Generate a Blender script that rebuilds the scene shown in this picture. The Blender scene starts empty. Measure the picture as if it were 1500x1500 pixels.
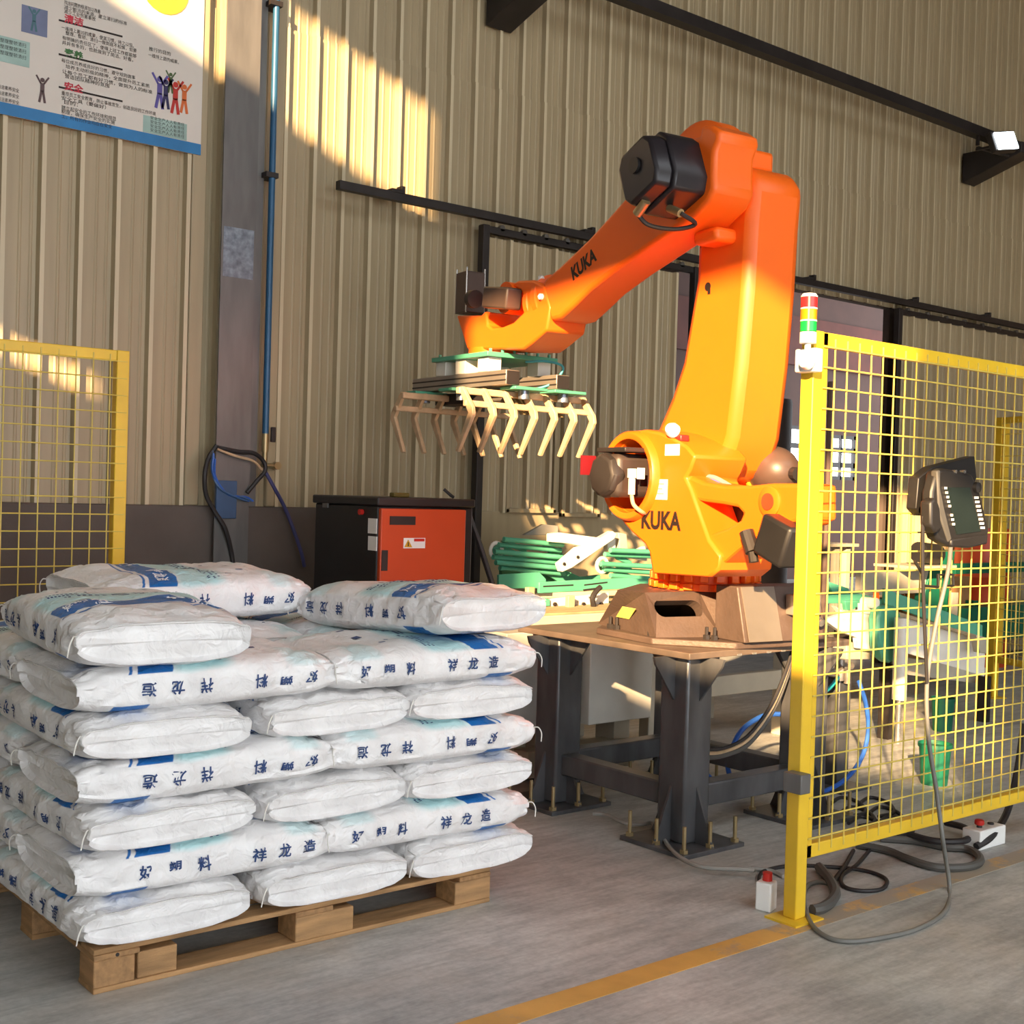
import bpy, bmesh, math, random
from mathutils import Vector, Matrix, noise

random.seed(7)
scn = bpy.context.scene
col = scn.collection

# ---------------------------------------------------------------- camera, sky, sun, exposure
YAW, PITCH, ROLL = 0.6844, -0.01575, 0.02943      # metres; X along the wall, Y towards it, Z up
CAM = Vector((0, 0, 1.5))
FPX = 1820.0
_f = Vector((math.sin(YAW) * math.cos(PITCH), math.cos(YAW) * math.cos(PITCH), math.sin(PITCH)))
_r0 = Vector((math.cos(YAW), -math.sin(YAW), 0))
_u0 = _r0.cross(_f)
_r = _r0 * math.cos(ROLL) + _u0 * math.sin(ROLL)
_u = -_r0 * math.sin(ROLL) + _u0 * math.cos(ROLL)
cd = bpy.data.cameras.new('camera'); cam = bpy.data.objects.new('camera', cd); col.objects.link(cam)
cd.sensor_width = 36; cd.sensor_height = 36; cd.lens = FPX / 1500 * 36; cd.clip_end = 200
m = Matrix.Identity(4)
for i in range(3):
    m[i][0], m[i][1], m[i][2], m[i][3] = _r[i], _u[i], -_f[i], CAM[i]
cam.matrix_world = m
scn.camera = cam

w = bpy.data.worlds.new('sky'); scn.world = w; w.use_nodes = True
bg = w.node_tree.nodes['Background']
bg.inputs[0].default_value = (0.90, 0.95, 1.0, 1); bg.inputs[1].default_value = 4.9

SUN = Vector((1.0, 0.75, -0.39)).normalized()
sl = bpy.data.lights.new('sun', 'SUN'); sl.energy = 23.0; sl.angle = math.radians(0.7); sl.color = (1.0, 0.66, 0.34)
so = bpy.data.objects.new('sun', sl); col.objects.link(so)
so.rotation_euler = SUN.to_track_quat('-Z', 'Y').to_euler(); so.location = (-10, -8, 9)

scn.view_settings.view_transform = 'Standard'
scn.view_settings.look = 'None'
scn.view_settings.gamma = 1
scn.view_settings.use_curve_mapping = False
scn.view_settings.exposure = 0.0
try:
    scn.cycles.max_bounces = 8; scn.cycles.diffuse_bounces = 5; scn.cycles.sample_clamp_indirect = 6
    scn.cycles.use_denoising = True
except Exception:
    pass

# ---------------------------------------------------------------- helpers
def ray(u, v):
    return _r * ((u - 750) / FPX) - _u * ((v - 750) / FPX) + _f
def atY(u, v, y):
    d = ray(u, v); return CAM + d * (y / d.y)
def atX(u, v, x):
    d = ray(u, v); return CAM + d * (x / d.x)
def atZ(u, v, z=0.0):
    d = ray(u, v); return CAM + d * ((z - CAM.z) / d.z)

def srgb(r, g, b):
    f = lambda c: (c / 255 / 12.92) if c / 255 <= 0.04045 else ((c / 255 + 0.055) / 1.055) ** 2.4
    return (f(r), f(g), f(b))

def mat(name, rgb, rough=0.6, metal=0.0, var=0.12, scale=6.0, bump=0.0, bscale=40.0, dark=None, stretch=None, spec=0.5, coat=0.0):
    """plain procedural paint: a base colour broken up by two noises, optional fine relief"""
    M = bpy.data.materials.new(name); M.use_nodes = True
    nt = M.node_tree; N = nt.nodes; L = nt.links
    b = N['Principled BSDF']
    b.inputs['Roughness'].default_value = rough; b.inputs['Metallic'].default_value = metal
    b.inputs['Specular IOR Level'].default_value = spec
    if coat: b.inputs['Coat Weight'].default_value = coat
    tc = N.new('ShaderNodeTexCoord'); mp = N.new('ShaderNodeMapping')
    L.new(tc.outputs['Object'], mp.inputs[0])
    if stretch: mp.inputs['Scale'].default_value = stretch
    n1 = N.new('ShaderNodeTexNoise'); n1.inputs['Scale'].default_value = scale; n1.inputs['Detail'].default_value = 6
    L.new(mp.outputs[0], n1.inputs['Vector'])
    cr = N.new('ShaderNodeValToRGB')
    d = dark or tuple(c * (1 - var * 1.6) for c in rgb)
    l = tuple(min(1, c * (1 + var)) for c in rgb)
    cr.color_ramp.elements[0].position = 0.3; cr.color_ramp.elements[0].color = (*d, 1)
    cr.color_ramp.elements[1].position = 0.7; cr.color_ramp.elements[1].color = (*l, 1)
    L.new(n1.outputs['Fac'], cr.inputs[0]); L.new(cr.outputs[0], b.inputs['Base Color'])
    if bump:
        n2 = N.new('ShaderNodeTexNoise'); n2.inputs['Scale'].default_value = bscale; n2.inputs['Detail'].default_value = 4
        L.new(mp.outputs[0], n2.inputs['Vector'])
        bp = N.new('ShaderNodeBump'); bp.inputs['Strength'].default_value = bump; bp.inputs['Distance'].default_value = 0.01
        L.new(n2.outputs['Fac'], bp.inputs['Height']); L.new(bp.outputs[0], b.inputs['Normal'])
    return M

def emit(name, rgb, s):
    M = bpy.data.materials.new(name); M.use_nodes = True
    b = M.node_tree.nodes['Principled BSDF']
    b.inputs['Base Color'].default_value = (*rgb, 1)
    b.inputs['Emission Color'].default_value = (*rgb, 1); b.inputs['Emission Strength'].default_value = s
    return M

def wm(o):
    mtx = o.matrix_basis.copy()
    while o.parent:
        o = o.parent; mtx = o.matrix_basis @ mtx
    return mtx

def tag(o, label=None, cat=None, group=None, kind=None):
    if label: o['label'] = label
    if cat: o['category'] = cat
    if group: o['group'] = group
    if kind: o['kind'] = kind
    return o

def thing(name, label, cat, loc=(0, 0, 0), rz=0.0, group=None):
    o = bpy.data.objects.new(name, None); col.objects.link(o)
    o.location = loc; o.rotation_euler = (0, 0, rz); o.empty_display_size = 0.1
    return tag(o, label, cat, group)

def struct(name, loc=(0, 0, 0), label=None):
    o = bpy.data.objects.new(name, None); col.objects.link(o); o.location = loc
    return tag(o, label, None, None, 'structure')

class MB:
    """collects shapes and links them as one mesh; L=True means the shapes are already in the parent's frame"""
    def __init__(s): s.v = []; s.f = []
    def add(s, vs, fs):
        n = len(s.v); s.v += [Vector(p) for p in vs]; s.f += [tuple(i + n for i in f) for f in fs]; return s
    def box(s, c, d, rot=None):
        c = Vector(c); hx, hy, hz = d[0] / 2, d[1] / 2, d[2] / 2
        vs = [Vector((x, y, z)) for x in (-hx, hx) for y in (-hy, hy) for z in (-hz, hz)]
        if rot is not None: vs = [rot @ p for p in vs]
        return s.add([c + p for p in vs], [(0, 1, 3, 2), (4, 6, 7, 5), (0, 4, 5, 1), (2, 3, 7, 6), (0, 2, 6, 4), (1, 5, 7, 3)])
    def span(s, a, b):
        return s.box(((a[0] + b[0]) / 2, (a[1] + b[1]) / 2, (a[2] + b[2]) / 2), (abs(b[0] - a[0]), abs(b[1] - a[1]), abs(b[2] - a[2])))
    def bar(s, p0, p1, wd, ht, up=(0, 0, 1)):
        p0, p1 = Vector(p0), Vector(p1); d = p1 - p0; z = d.normalized()
        x = Vector(up).cross(z)
        if x.length < 1e-4: x = Vector((1, 0, 0)).cross(z)
        x.normalize(); y = z.cross(x)
        R = Matrix((x, y, z)).transposed()
        return s.box((p0 + p1) / 2, (wd, ht, d.length), R)
    def cyl(s, p0, p1, r, n=20, r2=None, caps=True):
        p0, p1 = Vector(p0), Vector(p1); r2 = r if r2 is None else r2
        z = (p1 - p0).normalized(); x = z.orthogonal().normalized(); y = z.cross(x)
        vs = []
        for k in range(n):
            a = 2 * math.pi * k / n; d = x * math.cos(a) + y * math.sin(a)
            vs += [p0 + d * r, p1 + d * r2]
        fs = [(2 * k, 2 * ((k + 1) % n), 2 * ((k + 1) % n) + 1, 2 * k + 1) for k in range(n)]
        if caps:
            fs.append(tuple(2 * k for k in reversed(range(n)))); fs.append(tuple(2 * k + 1 for k in range(n)))
        return s.add(vs, fs)
    def tube(s, pts, r, n=8, cyc=False):
        pts = [Vector(p) for p in pts]; N = len(pts); vs = []; up = None
        for i, p in enumerate(pts):
            t = (pts[(i + 1) % N] - pts[i - 1]) if cyc else (pts[min(i + 1, N - 1)] - pts[max(i - 1, 0)])
            t.normalize()
            x = t.orthogonal().normalized() if up is None else (up - t * up.dot(t)).normalized()
            up = x; y = t.cross(x)
            vs += [p + (x * math.cos(2 * math.pi * k / n) + y * math.sin(2 * math.pi * k / n)) * r for k in range(n)]
        fs = []
        for i in range(N if cyc else N - 1):
            j = (i + 1) % N
            fs += [(i * n + k, i * n + (k + 1) % n, j * n + (k + 1) % n, j * n + k) for k in range(n)]
        if not cyc:
            fs.append(tuple(reversed(range(n)))); fs.append(tuple((N - 1) * n + k for k in range(n)))
        return s.add(vs, fs)
    def prism(s, pts, fn0, fn1):
        """outline extruded between two mappings of a 2D point"""
        n = len(pts); vs = [fn0(*p) for p in pts] + [fn1(*p) for p in pts]
        fs = [tuple(range(n)), tuple(reversed(range(n, 2 * n)))] + [(i, i + n, (i + 1) % n + n, (i + 1) % n) for i in range(n)]
        return s.add(vs, fs)
    def ringlathe(s, prof, c, ax=(0, 0, 1), n=40):
        c = Vector(c); z = Vector(ax).normalized(); x = z.orthogonal().normalized(); y = z.cross(x); vs = []; m_ = len(prof)
        for r, h in prof:
            vs += [c + z * h + (x * math.cos(2 * math.pi * k / n) + y * math.sin(2 * math.pi * k / n)) * r for k in range(n)]
        fs = [(i * n + k, i * n + (k + 1) % n, ((i + 1) % m_) * n + (k + 1) % n, ((i + 1) % m_) * n + k) for i in range(m_) for k in range(n)]
        return s.add(vs, fs)
    def lathe(s, prof, c, ax=(0, 0, 1), n=24):
        c = Vector(c); z = Vector(ax).normalized(); x = z.orthogonal().normalized(); y = z.cross(x); vs = []
        for r, h in prof:
            vs += [c + z * h + (x * math.cos(2 * math.pi * k / n) + y * math.sin(2 * math.pi * k / n)) * r for k in range(n)]
        fs = []
        for i in range(len(prof) - 1):
            fs += [(i * n + k, i * n + (k + 1) % n, (i + 1) * n + (k + 1) % n, (i + 1) * n + k) for k in range(n)]
        fs.append(tuple(reversed(range(n)))); fs.append(tuple((len(prof) - 1) * n + k for k in range(n)))
        return s.add(vs, fs)
    def mesh(s, name, M, inv=None, smooth=False):
        me = bpy.data.meshes.new(name)
        me.from_pydata([inv @ p if inv else p for p in s.v], [], s.f)
        bm = bmesh.new(); bm.from_mesh(me); bmesh.ops.recalc_face_normals(bm, faces=bm.faces); bm.to_mesh(me); bm.free()
        if M: me.materials.append(M)
        if smooth:
            me.polygons.foreach_set('use_smooth', [True] * len(me.polygons))
            try: me.set_sharp_from_angle(angle=math.radians(38))
            except Exception: pass
        me.update(); return me
    def build(s, name, M, parent=None, label=None, cat=None, group=None, kind=None, smooth=False, bevel=0, seg=2, L=False):
        inv = wm(parent).inverted() if (parent and not L) else None
        o = bpy.data.objects.new(name, s.mesh(name, M, inv, smooth or bevel > 0)); col.objects.link(o)
        if parent: o.parent = parent
        if bevel:
            b = o.modifiers.new('bevel', 'BEVEL'); b.width = bevel; b.segments = seg; b.limit_method = 'ANGLE'; b.angle_limit = math.radians(40)
        return tag(o, label, cat, group, kind)

def copy_tree(o, parent=None):
    c = o.copy(); col.objects.link(c); c.parent = parent
    for ch in list(o.children): copy_tree(ch, c)
    return c

_tcache = {}
def text2d(txt, bold=0.0):
    """flat glyph mesh, centred, cap height about 1: (verts2d, faces)"""
    k = (txt, bold)
    if k in _tcache: return _tcache[k]
    cu = bpy.data.curves.new('t', 'FONT'); cu.body = txt; cu.size = 1.0; cu.offset = bold; cu.resolution_u = 3
    o = bpy.data.objects.new('t', cu); col.objects.link(o)
    dg = bpy.context.evaluated_depsgraph_get(); dg.update()
    me = o.evaluated_get(dg).to_mesh()
    vs = [(v.co.x, v.co.y) for v in me.vertices]; fs = [tuple(p.vertices) for p in me.polygons]
    o.evaluated_get(dg).to_mesh_clear()
    bpy.data.objects.remove(o); bpy.data.curves.remove(cu)
    if vs:
        x0, x1 = min(v[0] for v in vs), max(v[0] for v in vs); y0, y1 = min(v[1] for v in vs), max(v[1] for v in vs)
        vs = [((x - (x0 + x1) / 2), (y - (y0 + y1) / 2)) for x, y in vs]
        _tcache[k] = (vs, fs, x1 - x0, y1 - y0)
    else: _tcache[k] = ([], [], 1, 1)
    return _tcache[k]

def letter(mb, txt, c, ex, ey, h, wd=None, bold=0.0):
    """lettering centred on c, running along ex, of height h (and width wd)"""
    vs, fs, w0, h0 = text2d(txt, bold); c = Vector(c); ex = Vector(ex).normalized(); ey = Vector(ey).normalized()
    sy = h / h0; sx = (wd / w0) if wd else sy
    return mb.add([c + ex * (x * sx) + ey * (y * sy) for x, y in vs], fs)

def smoothpath(pts, n=6):
    """Catmull-Rom through the points"""
    P = [Vector(p) for p in pts]; P = [P[0] * 2 - P[1]] + P + [P[-1] * 2 - P[-2]]; out = []
    for i in range(1, len(P) - 2):
        a, b, c, d = P[i - 1:i + 3]
        for k in range(n):
            t = k / n
            out.append(0.5 * ((2 * b) + (c - a) * t + (2 * a - 5 * b + 4 * c - d) * t * t + (3 * b - a - 3 * c + d) * t ** 3))
    out.append(P[-2]); return out

# ---------------------------------------------------------------- materials
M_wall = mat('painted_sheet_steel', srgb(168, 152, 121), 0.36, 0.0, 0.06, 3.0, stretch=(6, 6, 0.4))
M_crown = mat('rib_crown_highlight', srgb(204, 190, 158), 0.34, 0.0, 0.05, 3.0, stretch=(6, 6, 0.4))  # painted highlight for the rib crowns
M_wall_up = mat('painted_sheet_steel_upper', srgb(160, 150, 124), 0.5, 0.0, 0.10, 3.0, stretch=(6, 6, 0.5))
M_plinth = mat('dark_plinth_render', srgb(98, 88, 82), 0.85, 0, 0.12, 2.5, 0.3, 25)
M_steel = mat('grey_column_steel', srgb(112, 110, 108), 0.42, 0.2, 0.15, 4.0, stretch=(3, 3, .6))
M_galv = mat('galvanised_steel', srgb(150, 160, 175), 0.3, 0.7, 0.25, 30.0)
M_dark = mat('dark_steel', srgb(52, 47, 46), 0.5, 0.3, 0.15, 5.0)
M_black = mat('black_plastic', srgb(34, 33, 34), 0.45, 0, 0.1, 8.0)
M_blackgloss = mat('black_motor_paint', srgb(38, 34, 38), 0.35, 0, 0.1, 8.0)
M_brownmotor = mat('brown_grey_motor_paint', srgb(84, 66, 58), 0.4, 0, 0.1, 8.0)
M_orange = mat('orange_robot_paint', srgb(255, 108, 20), 0.42, 0, 0.03, 3.0, spec=0.5)
M_cabor = mat('orange_cabinet_paint', srgb(200, 72, 32), 0.45, 0, 0.05, 3.0)
M_yellow = mat('yellow_fence_paint', srgb(232, 190, 48), 0.4, 0, 0.06, 6.0)
M_wire = mat('yellow_wire', srgb(214, 190, 90), 0.45, 0, 0.08, 10)
M_green = mat('mint_green_machine_paint', srgb(84, 166, 136), 0.42, 0, 0.08, 5.0)
M_dgreen = mat('dark_green_machine_paint', srgb(20, 100, 76), 0.45, 0, 0.1, 5.0)
M_white = mat('white_machine_paint', srgb(226, 222, 212), 0.45, 0, 0.05, 5.0)
M_cream = mat('cream_machine_paint', srgb(186, 178, 160), 0.5, 0, 0.08, 5.0)
M_table = mat('dusty_steel_plate', srgb(120, 104, 92), 0.55, 0.2, 0.18, 7.0)
M_cast = mat('dark_cast_iron', srgb(92, 76, 68), 0.5, 0.1, 0.14, 5.0, 0.2, 60)
M_black_steel = mat('black_painted_steel', srgb(96, 97, 100), 0.36, 0.35, 0.25, 4.0, stretch=(2, 2, .7))
M_alu = mat('aluminium_profile', srgb(160, 150, 140), 0.35, 0.6, 0.08, 5.0)
M_tine = mat('bare_cast_tine', srgb(206, 176, 140), 0.55, 0.1, 0.15, 14.0)
M_chrome = mat('bright_metal', srgb(200, 198, 195), 0.25, 0.8, 0.08, 10)
M_wood = mat('pallet_wood', srgb(176, 136, 92), 0.75, 0, 0.22, 2.5, 0.4, 30, stretch=(2, 14, 14))
M_woodx = mat('pallet_wood_cross', srgb(170, 130, 88), 0.75, 0, 0.22, 2.5, 0.4, 30, stretch=(14, 2, 14))
M_tan = mat('tan_slat', srgb(170, 146, 112), 0.6, 0, 0.15, 4.0, stretch=(2, 12, 12))
M_red = mat('red_plastic', srgb(200, 40, 30), 0.4, 0, 0.05)
M_paper = mat('white_sticker', srgb(235, 235, 232), 0.5, 0, 0.03)
M_stickyel = mat('yellow_sticker', srgb(240, 226, 110), 0.5, 0, 0.05)
M_ink = mat('black_ink', srgb(36, 26, 22), 0.6, 0, 0.05)
M_blueink = mat('navy_ink', srgb(40, 68, 120), 0.55, 0, 0.06)
M_whiteink = mat('white_ink', srgb(240, 244, 250), 0.55, 0, 0.02)
M_rubber = mat('grey_cable_rubber', srgb(84, 82, 78), 0.6, 0, 0.1)
M_rubberlt = mat('light_grey_cable', srgb(150, 148, 142), 0.5, 0, 0.08)
M_rubberdk = mat('black_cable_rubber', srgb(40, 37, 38), 0.55, 0, 0.1)
M_bluehose = mat('blue_air_hose', srgb(50, 100, 190), 0.35, 0, 0.05)
M_bluepipe = mat('blue_conduit', srgb(44, 92, 128), 0.4, 0.1, 0.08)
M_brass = mat('brass_fitting', srgb(170, 150, 110), 0.35, 0.6, 0.1)
M_string = mat('white_thread', srgb(225, 222, 215), 0.8)
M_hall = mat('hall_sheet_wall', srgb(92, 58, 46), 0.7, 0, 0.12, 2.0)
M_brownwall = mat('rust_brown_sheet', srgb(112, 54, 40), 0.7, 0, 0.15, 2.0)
M_darkwall = mat('dark_sheet_wall', srgb(92, 80, 74), 0.7, 0, 0.12, 2.0)  # plain dark brown-grey sheet colour
# ---------------------------------------------------------------- the building
WY = 6.8                                        # inner face of the back wall
X0, X1, YF, ZR = -4.0, 20.0, -7.0, 8.6          # left wall, right wall, front, roof
OPX0, OPX1, RAILZ = 7.20, 10.06, 3.32           # sliding-door opening in the back wall
SEAM = 4.25

def floor_material():
    M = bpy.data.materials.new('worn_concrete'); M.use_nodes = True
    nt = M.node_tree; N = nt.nodes; L = nt.links; b = N['Principled BSDF']
    tc = N.new('ShaderNodeTexCoord')
    def noise_(sc, det, stretch=None, rough=0.6):
        mp = N.new('ShaderNodeMapping'); L.new(tc.outputs['Object'], mp.inputs[0])
        if stretch: mp.inputs['Scale'].default_value = stretch
        n = N.new('ShaderNodeTexNoise'); n.inputs['Scale'].default_value = sc; n.inputs['Detail'].default_value = det; n.inputs['Roughness'].default_value = rough
        L.new(mp.outputs[0], n.inputs['Vector']); return n
    def ramp(src, p0, c0, p1, c1):
        r = N.new('ShaderNodeValToRGB'); e = r.color_ramp.elements
        e[0].position = p0; e[0].color = (*c0, 1); e[1].position = p1; e[1].color = (*c1, 1); L.new(src, r.inputs[0]); return r
    def mix(a, bb, fac, mode='MIX'):
        x = N.new('ShaderNodeMix'); x.data_type = 'RGBA'; x.blend_type = mode
        L.new(a, x.inputs[6]); L.new(bb, x.inputs[7])
        if isinstance(fac, float): x.inputs[0].default_value = fac
        else: L.new(fac, x.inputs[0])
        return x.outputs[2]
    base = ramp(noise_(1.3, 8).outputs['Fac'], 0.33, srgb(164, 165, 162), 0.68, srgb(206, 206, 201))
    scratch = ramp(noise_(3.0, 7, (1.0, 5.0, 1), 0.75).outputs['Fac'], 0.40, (0.55, 0.55, 0.55), 0.58, (1, 1, 1))
    fine = ramp(noise_(40, 5).outputs['Fac'], 0.3, (0.8, 0.8, 0.8), 0.7, (1.08, 1.08, 1.08))
    dust = ramp(noise_(0.9, 6, None, 0.65).outputs['Fac'], 0.5, (0, 0, 0), 0.66, (1, 1, 1))
    dustc = ramp(noise_(5, 3).outputs['Fac'], 0, srgb(178, 160, 142), 1, srgb(186, 172, 152))
    c = mix(base.outputs[0], scratch.outputs[0], 0.6, 'MULTIPLY')
    c = mix(c, fine.outputs[0], 0.8, 'MULTIPLY')
    mf = N.new('ShaderNodeMath'); mf.operation = 'MULTIPLY'; mf.inputs[1].default_value = 0.35; L.new(dust.outputs[0], mf.inputs[0])
    c = mix(c, dustc.outputs[0], mf.outputs[0])
    L.new(c, b.inputs['Base Color'])
    rr = ramp(noise_(2.2, 5).outputs['Fac'], 0.3, (0.42,) * 3, 0.7, (0.68,) * 3); L.new(rr.outputs[0], b.inputs['Roughness'])
    bp = N.new('ShaderNodeBump'); bp.inputs['Strength'].default_value = 0.25; bp.inputs['Distance'].default_value = 0.004
    L.new(noise_(25, 8).outputs['Fac'], bp.inputs['Height']); L.new(bp.outputs[0], b.inputs['Normal'])
    return M
M_floor = floor_material()
MB().span((X0, YF, -0.2), (X1 + .1, 16.0, 0.0)).build('floor', M_floor, kind='structure', label='worn grey concrete floor with scuffs and dust')

# worn yellow floor marking
def line_material():
    M = mat('worn_yellow_floor_paint', srgb(214, 164, 84), 0.6, 0, 0.15, 4.0)
    nt = M.node_tree; N = nt.nodes; L = nt.links; b = N['Principled BSDF']
    src = b.inputs['Base Color'].links[0].from_socket
    tc = N.new('ShaderNodeTexCoord'); n = N.new('ShaderNodeTexNoise'); n.inputs['Scale'].default_value = 5; n.inputs['Detail'].default_value = 9; n.inputs['Roughness'].default_value = .7
    L.new(tc.outputs['Object'], n.inputs['Vector'])
    sx = N.new('ShaderNodeSeparateXYZ'); L.new(tc.outputs['Object'], sx.inputs[0])
    mr = N.new('ShaderNodeMapRange'); mr.inputs[1].default_value = 2.9; mr.inputs[2].default_value = 3.9; mr.inputs[3].default_value = -.12; mr.inputs[4].default_value = 0.16
    L.new(sx.outputs[0], mr.inputs[0])
    ad = N.new('ShaderNodeMath'); ad.operation = 'ADD'; L.new(n.outputs['Fac'], ad.inputs[0]); L.new(mr.outputs[0], ad.inputs[1])
    r = N.new('ShaderNodeValToRGB'); r.color_ramp.elements[0].position = 0.5; r.color_ramp.elements[1].position = 0.64; L.new(ad.outputs[0], r.inputs[0])
    x = N.new('ShaderNodeMix'); x.data_type = 'RGBA'; L.new(r.outputs[0], x.inputs[0]); L.new(src, x.inputs[6]); x.inputs[7].default_value = (*srgb(158, 146, 130), 1)
    L.new(x.outputs[2], b.inputs['Base Color']); return M
MB().span((0.6, 2.665, 0.0), (9.0, 2.765, 0.0015)).build('floor_marking', line_material(), kind='structure', label='worn yellow painted line across the concrete floor')

# corrugated sheets of the back wall -------------------------------------------------
RIB = 0.205
def sheet_profile(nr=4):
    """one sheet of four ribs seen from above: (x, depth towards the room)"""
    p = []
    for k in range(nr):
        x = k * RIB
        p += [(x, 0), (x + 0.060, 0), (x + 0.066, .004), (x + 0.074, .004), (x + 0.080, 0), (x + 0.118, 0), (x + 0.124, .004), (x + 0.132, .004), (x + 0.138, 0),
              (x + 0.158, 0), (x + 0.168, .036), (x + 0.192, .036), (x + 0.197, 0), (x + RIB, 0)]
    return p
def sheet_mesh(name, M, h, nr=4):
    pr = sheet_profile(nr); mb = MB(); n = len(pr)
    vs = [(x, -d, 0) for x, d in pr] + [(x, -d, h) for x, d in pr]
    mb.add(vs, [(i, i + 1, i + 1 + n, i + n) for i in range(n - 1)])
    me = mb.mesh(name, M); me.materials.append(M_crown)          # lighter crowns put the rib highlights into the colour
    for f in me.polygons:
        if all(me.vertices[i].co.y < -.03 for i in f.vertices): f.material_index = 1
    return me
wb = struct('wall_back', (0, WY, 0), 'beige corrugated sheet steel wall')
W4 = RIB * 4
xs0 = 0.0
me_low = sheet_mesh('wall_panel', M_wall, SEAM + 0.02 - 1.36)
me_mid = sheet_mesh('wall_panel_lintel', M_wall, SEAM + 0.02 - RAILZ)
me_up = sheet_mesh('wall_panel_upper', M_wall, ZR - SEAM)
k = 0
while xs0 + k * W4 < 16.5:
    x = xs0 + k * W4; k += 1
    over = x + W4 > OPX0 and x < OPX1
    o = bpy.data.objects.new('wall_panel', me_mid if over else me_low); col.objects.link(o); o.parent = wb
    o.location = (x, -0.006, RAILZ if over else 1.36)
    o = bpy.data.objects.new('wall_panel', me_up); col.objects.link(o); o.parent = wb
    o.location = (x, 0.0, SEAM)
mb = MB(); mb.span((X0, WY + .03, RAILZ), (X1, WY + .1, ZR)); mb.span((X0, WY + .03, 0), (OPX0, WY + .1, RAILZ)); mb.span((OPX1, WY + .03, 0), (X1, WY + .1, RAILZ))
mb.build('backing', M_darkwall, wb)
mb = MB(); mb.span((X0, WY - .10, 0), (5.19, WY + .03, 1.37)); mb.build('plinth', M_plinth, wb, bevel=0.01)
mb = MB(); mb.span((OPX1 + .1, WY - .10, 0), (X1, WY + .03, 1.2)); mb.build('plinth', M_plinth, wb, bevel=0.01)

# side, front and roof: what lets the daylight in and keeps the rest in shade
# sun beams are sorted by c = z + .39 x and k = y - .75 x, so an opening in the plane x = X0 is a rectangle
def opening(c0, c1, k0, k1):
    return (k0 + .75 * X0, k1 + .75 * X0, c0 - .39 * X0, c1 - .39 * X0)
OPEN = [opening(2.32, 3.30, -0.97, 2.1), opening(3.30, 3.46, -0.42, 2.1), opening(3.46, 4.13, -0.42, 2.44), opening(5.15, 5.86, 3.218, 5.6), opening(4.4, 5.5, -1.5, -0.2), opening(2.95, 3.07, 4.87, 6.6)]
def holed_wall(mb, y0, y1, z0, z1, holes, x, t):
    ys = sorted({y0, y1, *[h[0] for h in holes], *[h[1] for h in holes]}); zs = sorted({z0, z1, *[h[2] for h in holes], *[h[3] for h in holes]})
    ys = [v for v in ys if y0 <= v <= y1]; zs = [v for v in zs if z0 <= v <= z1]
    for a, b in zip(ys, ys[1:]):
        for c, d in zip(zs, zs[1:]):
            cy, cz = (a + b) / 2, (c + d) / 2
            if any(h[0] < cy < h[1] and h[2] < cz < h[3] for h in holes): continue
            mb.span((x - t, a, c), (x, b, d))
mb = MB(); holed_wall(mb, YF, WY + .1, 0, ZR, OPEN, X0, 0.03)
mb.build('wall_left', M_wall_up, kind='structure', label='side wall with high open window bays')
MB().span((X1, YF, 0), (X1 + .1, WY + .1, ZR)).build('wall_right', M_darkwall, kind='structure')
mb = MB(); mb.span((X0, -3.4, ZR), (X1, WY + .1, ZR + .1)); mb.span((X0, YF, ZR), (-1.0, -3.4, ZR + .1)); mb.span((10.0, YF, ZR), (X1, -3.4, ZR + .1))  # gap near the front is an unseen skylight, added to brighten the floor
mb.build('ceiling', M_darkwall, kind='structure')
mb = MB(); mb.span((X0, YF - .1, 4.2), (X1, YF, ZR)); mb.span((7.0, YF - .1, 0), (X1, YF, 4.2))
mb.build('wall_front', M_wall_up, kind='structure', label='front wall above the open loading bay')

# room beyond the sliding door
br = struct('wall_beyond', (0, 15.0, 0), 'dark brown wall of the hall beyond the door')
mb = MB(); hole = []
def far_rect(u0, v0, u1, v1, y):
    a = atY(u0, v0, y); b = atY(u1, v1, y); return (a.x, b.x, b.z, a.z)
FW = [far_rect(1150, 622, 1198, 712, 15.0), far_rect(1212, 636, 1252, 704, 15.0)]
xs = sorted({6.0, 32.0, *[h[0] for h in FW], *[h[1] for h in FW]}); zs = sorted({0, 7.0, *[h[2] for h in FW], *[h[3] for h in FW]})
for a, b in zip(xs, xs[1:]):
    for c, d in zip(zs, zs[1:]):
        cx, cz = (a + b) / 2, (c + d) / 2
        if any(h[0] < cx < h[1] and h[2] < cz < h[3] for h in FW): continue
        mb.span((a, 15.0, c), (b, 15.12, d))
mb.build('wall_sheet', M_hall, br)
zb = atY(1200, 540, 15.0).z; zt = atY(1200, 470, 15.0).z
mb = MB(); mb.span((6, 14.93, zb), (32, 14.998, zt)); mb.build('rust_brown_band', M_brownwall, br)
MB().span((6.0, WY + .1, 7.0), (24, 15.1, 7.1)).build('ceiling_beyond', M_darkwall, kind='structure')  # unseen roof cut short so that added sky light reaches the hall
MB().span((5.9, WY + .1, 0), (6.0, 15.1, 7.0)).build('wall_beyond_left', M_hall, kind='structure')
MB().span((20.102, 7.0, -0.2), (32, 15.1, 0.0)).build('floor_beyond', M_floor, kind='structure')
M_pane = emit('daylight_through_dusty_glass', (0.95, 0.98, 1.0), 9.0)
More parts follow.
